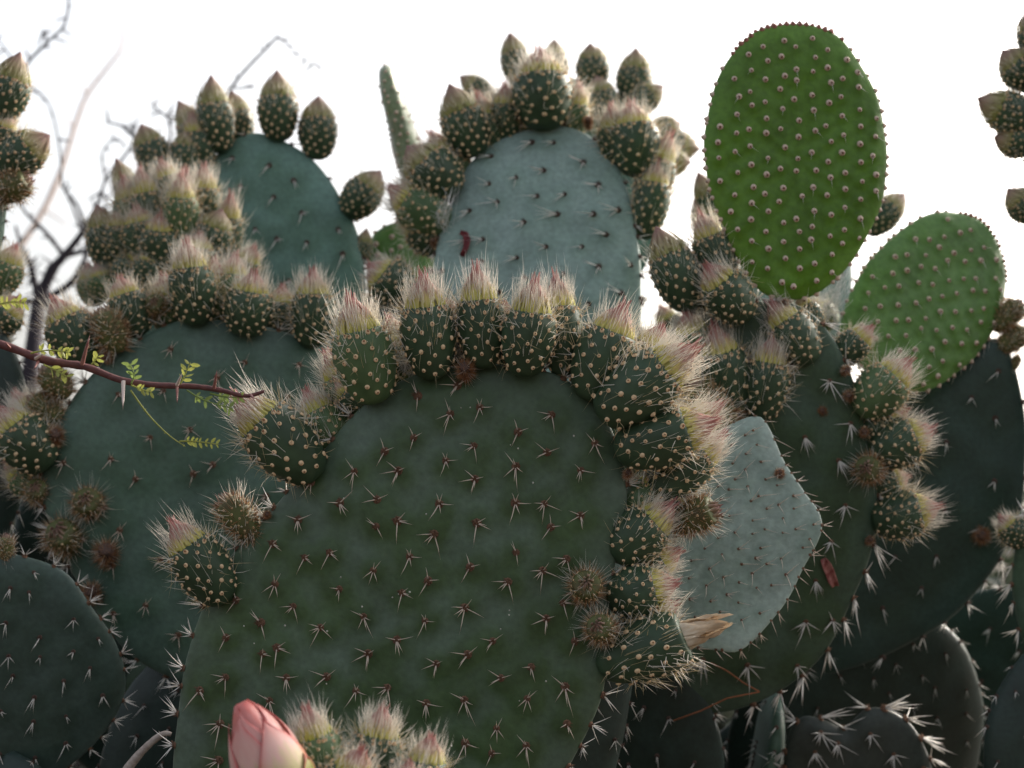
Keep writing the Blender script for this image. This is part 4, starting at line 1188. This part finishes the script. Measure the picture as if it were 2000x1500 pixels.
base = P(20, 700, 7.5)
bt2 = empty('tan_sapling', (base.x, base.y, 0))
tag(bt2, 'blurred tan bare stem slanting up far behind the dark thorny branches', 'sapling')
b = MB(); lo3 = np.array(bt2.location)
rough_tube(b, [np.array((-.2, 0, -.05)), np.array((-.2, 0, .8)), np.array(P(-20, 640, 7.5)) - lo3] + [np.asarray(q) - lo3 for q in curve_pts([(40, 480), (85, 410), (120, 330), (145, 250), (170, 185), (215, 125), (238, 90), (240, 20)], 7.5, 4)], .015, .004, 9, .06, 3)
tr2 = link('trunk', b.build('trunk', [M['bark_tan']]), bt2)
for i, p_ in enumerate([[(170, 185), (160, 168), (155, 160)], [(85, 410), (110, 425), (130, 440)], [(145, 250), (135, 240), (130, 215)]]):
    branch(bt2, p_, 7.5, .005, .003, 'bark_tan', 'branch', None, 40 + i)

# -- pale dry twig low on the left, dry needles, fallen petals, cobwebs
b0 = P(200, 1700, 1.36)
dt = empty('dry_twig', (b0.x, b0.y, 0)); tag(dt, 'pale dry twig bending up beside the lower left rim of the large dark pad', 'twig')
b = MB(); l4 = np.array(dt.location)
rough_tube(b, [np.array((0, 0, -.03)), np.array((.01, 0, .4)), np.array(P(205, 1620, 1.36)) - l4] + [np.asarray(q) - l4 for q in curve_pts([(225, 1540), (258, 1490), (290, 1455), (318, 1434), (334, 1434)], 1.36, 5)], .0045, .0018, 8, .1, 6)
dtw = link('stem', b.build('stem', [M['bark_grey']]), dt)
b = MB(); a0 = np.array(P(314, 1438, 1.36)) - l4; b.spike(a0, np.array((-.4, 0, 1)), .005, .001, 0); link('thorn', b.build('thorn', [M['bark_grey']]), dtw)

b = MB()
org = G.at(1480, 1342) + G.n * .019
for path in ([(1315, 1396), (1370, 1376), (1420, 1352), (1482, 1340)], [(1482, 1340), (1450, 1322), (1420, 1300), (1388, 1284)]):
    q = [G.at(*p_) + G.n * .019 - org for p_ in path]
    b.tube([np.array(w_) for w_ in q], [.0007] * 4, 0, 5)
nd_ = link('pine_needles', b.build('pine_needles', [M['needle']])); nd_.location = org
tag(nd_, 'pair of rust coloured dry needles caught on spines under the deep green pad', 'needle')


def crumpled(pad, path, w, mat, name, label, seed, df=.014):
    r = np.random.default_rng(seed)
    org = pad.at(*path[len(path) // 2]) + pad.n * df
    q = [np.array(pad.at(*p_) + pad.n * df - org) for p_ in path]
    vs, fs = [], []
    for i, c0 in enumerate(q):
        tg = q[min(i + 1, len(q) - 1)] - q[max(i - 1, 0)]; tg /= np.linalg.norm(tg)
        sd_ = np.cross(tg, np.array(pad.n))
        ww = w * (.35 + .65 * math.sin(math.pi * (i + .6) / (len(q) + .2)))
        for k in range(5):
            s_ = k / 2 - 1
            vs.append(c0 + sd_ * ww * s_ * r.uniform(.8, 1.15) + np.array(pad.n) * (w * .7 * abs(s_) + r.normal(0, w * .15)))
    for i in range(len(q) - 1):
        for k in range(4):
            a = i * 5 + k; fs.append((a, a + 1, a + 6, a + 5))
    o = link(name, mesh(name, vs, fs, [M[mat]])); o.location = org
    sm = o.modifiers.new('thickness', 'SOLIDIFY'); sm.thickness = .0008
    tag(o, label, 'petal')


crumpled(Dp, [(902, 466), (912, 470), (916, 480), (914, 496), (906, 512)], .0034, 'red_petal', 'fallen_petal', 'dark red shrivelled petal stuck on the pale grey-green pad', 1)
crumpled(G, [(1605, 1085), (1612, 1098), (1618, 1112), (1624, 1126), (1628, 1138)], .0045, 'pink_petal', 'fallen_petal', 'pinkish red torn petal caught on the deep green pad under the pale grey pad', 2)


def cobweb(anchors, d, n, label, seed):
    """fine silk strands strung between buds and spines"""
    r = np.random.default_rng(seed)
    org = P(np.mean([a[0] for a in anchors]), np.mean([a[1] for a in anchors]), d)
    b = MB()
    pts = [np.array(P(a[0], a[1], d) - org) for a in anchors]
    for k in range(n):
        w = r.dirichlet(np.ones(len(pts)) * .5); w2 = r.dirichlet(np.ones(len(pts)) * .5)
        p0 = sum(a * q for a, q in zip(w, pts)) + r.normal(0, .004, 3); p1 = sum(a * q for a, q in zip(w2, pts)) + r.normal(0, .004, 3)
        mid = (p0 + p1) / 2 + np.array((0, 0, -.08 * np.linalg.norm(p1 - p0))) + r.normal(0, .0015, 3)
        b.tube([p0, mid, p1], [.00016] * 3, 0, 3)
    o = link('cobweb', b.build('cobweb', [M['web']])); o.location = org
    tag(o, label, 'cobweb')


cobweb([(770, 640), (800, 690), (780, 735), (812, 735)], 1.315, 110, 'white cobweb between two hairy buds on the left shoulder of the large dark pad', 1)
cobweb([(880, 640), (890, 690), (915, 705), (925, 668)], 1.315, 90, 'white cobweb in the gap beside the rusty round bud atop the large dark pad', 2)
cobweb([(1660, 515), (1655, 580), (1600, 600), (1560, 600), (1630, 660)], 1.68, 140, 'white cobweb strung between the two bright green young pads', 3)
cobweb([(860, 400), (870, 460), (890, 360), (850, 430)], 1.72, 70, 'wispy cobweb on the left edge buds of the pale grey-green pad', 4)


# ================================================================== shrubs behind
def shrub(px, py_top, d, w, label, mat, seed, n=2600, group=None):
    r = np.random.default_rng(seed)
    top = P(px, py_top, d)
    H = top.z
    root = empty('shrub', (top.x, top.y, 0)); tag(root, label, 'shrub', group)
    b = MB()
    tips = []
    for k in range(16):
        a = r.uniform(0, 6.28); q = r.uniform(.1, .9); hh = H * r.uniform(.55, .98)
        e = np.array((math.cos(a) * w * q, math.sin(a) * w * q * .8, hh * (1 - .35 * q * q)))
        m1 = e * np.array((.35, .35, .5)) + r.normal(0, .04, 3)
        b.tube([np.array((0, 0, -.05)), m1, e], [.018, .010, .003], 0, 6); tips += [m1, e, (m1 + e) / 2]
    link('trunk', b.build('trunk', [M['bark_dark']]), root)
    cl = []
    for k in range(70):
        a = r.uniform(0, 6.28); q = math.sqrt(r.random()); zz = r.random()
        rad = w * math.sqrt(max(.05, 1 - (zz - .35) ** 2 * 2.0)) * r.uniform(.5, 1.05)
        cl.append((math.cos(a) * rad * q, math.sin(a) * rad * q * .8, H * (.08 + .90 * zz * (1 - .25 * q))))
    b = MB()
    for k in range(n):
        c0 = np.array(cl[int(r.integers(0, len(cl)))]) + r.normal(0, w * .11, 3)
        dv = r.normal(0, 1, 3); dv /= np.linalg.norm(dv); wv = np.cross(dv, r.normal(0, 1, 3)); wv /= np.linalg.norm(wv)
        L = r.uniform(.02, .045); wv *= L * .3
        nv = np.cross(dv, wv) * .3
        b.add([c0, c0 + dv * L * .5 + wv + nv, c0 + dv * L, c0 + dv * L * .5 - wv + nv, c0 + dv * L * .5], [(0, 1, 4), (1, 2, 4), (2, 3, 4), (3, 0, 4)])
    link('crown', b.build('crown', [M[mat]]), root)


shrub(20, 580, 4.0, .55, 'dark leafy shrub behind the foot of the bare thorny branches', 'shrub2', 1, 5200)
shrub(330, 660, 4.6, .8, 'dark shrub hidden behind the woolly bud cluster', 'shrub', 2, 4200)
shrub(-350, 640, 4.2, .7, 'dusky shrub beyond the stacked brown pointed buds', 'shrub', 3, 4200)
shrub(800, 700, 5.0, 1.0, 'dark shrub far behind the pale grey-green pad', 'shrub2', 4, 4200)
shrub(1300, 745, 4.8, .9, 'dark shrub beyond the tall bright green pad', 'shrub', 5, 4200)
shrub(1750, 760, 4.8, .9, 'dark shrub beyond the slanting light green pad', 'shrub2', 6, 4200)
shrub(2250, 700, 4.4, .9, 'dark shrub beyond the buds leaning in against the sky', 'shrub', 7, 4200)
shrub(1230, 960, 3.0, .45, 'low dark shrub in the gap beneath the withered flower', 'shrub', 8, 3600)
shrub(1560, 980, 2.9, .45, 'low dark shrub beneath the deep green pad', 'shrub2', 9, 3600)
shrub(1960, 900, 2.9, .50, 'low dark shrub beneath the shaded dark pad', 'shrub', 10, 3600)
shrub(300, 900, 2.9, .45, 'low dark shrub beneath the broad blue-green pad', 'shrub2', 11, 3600)
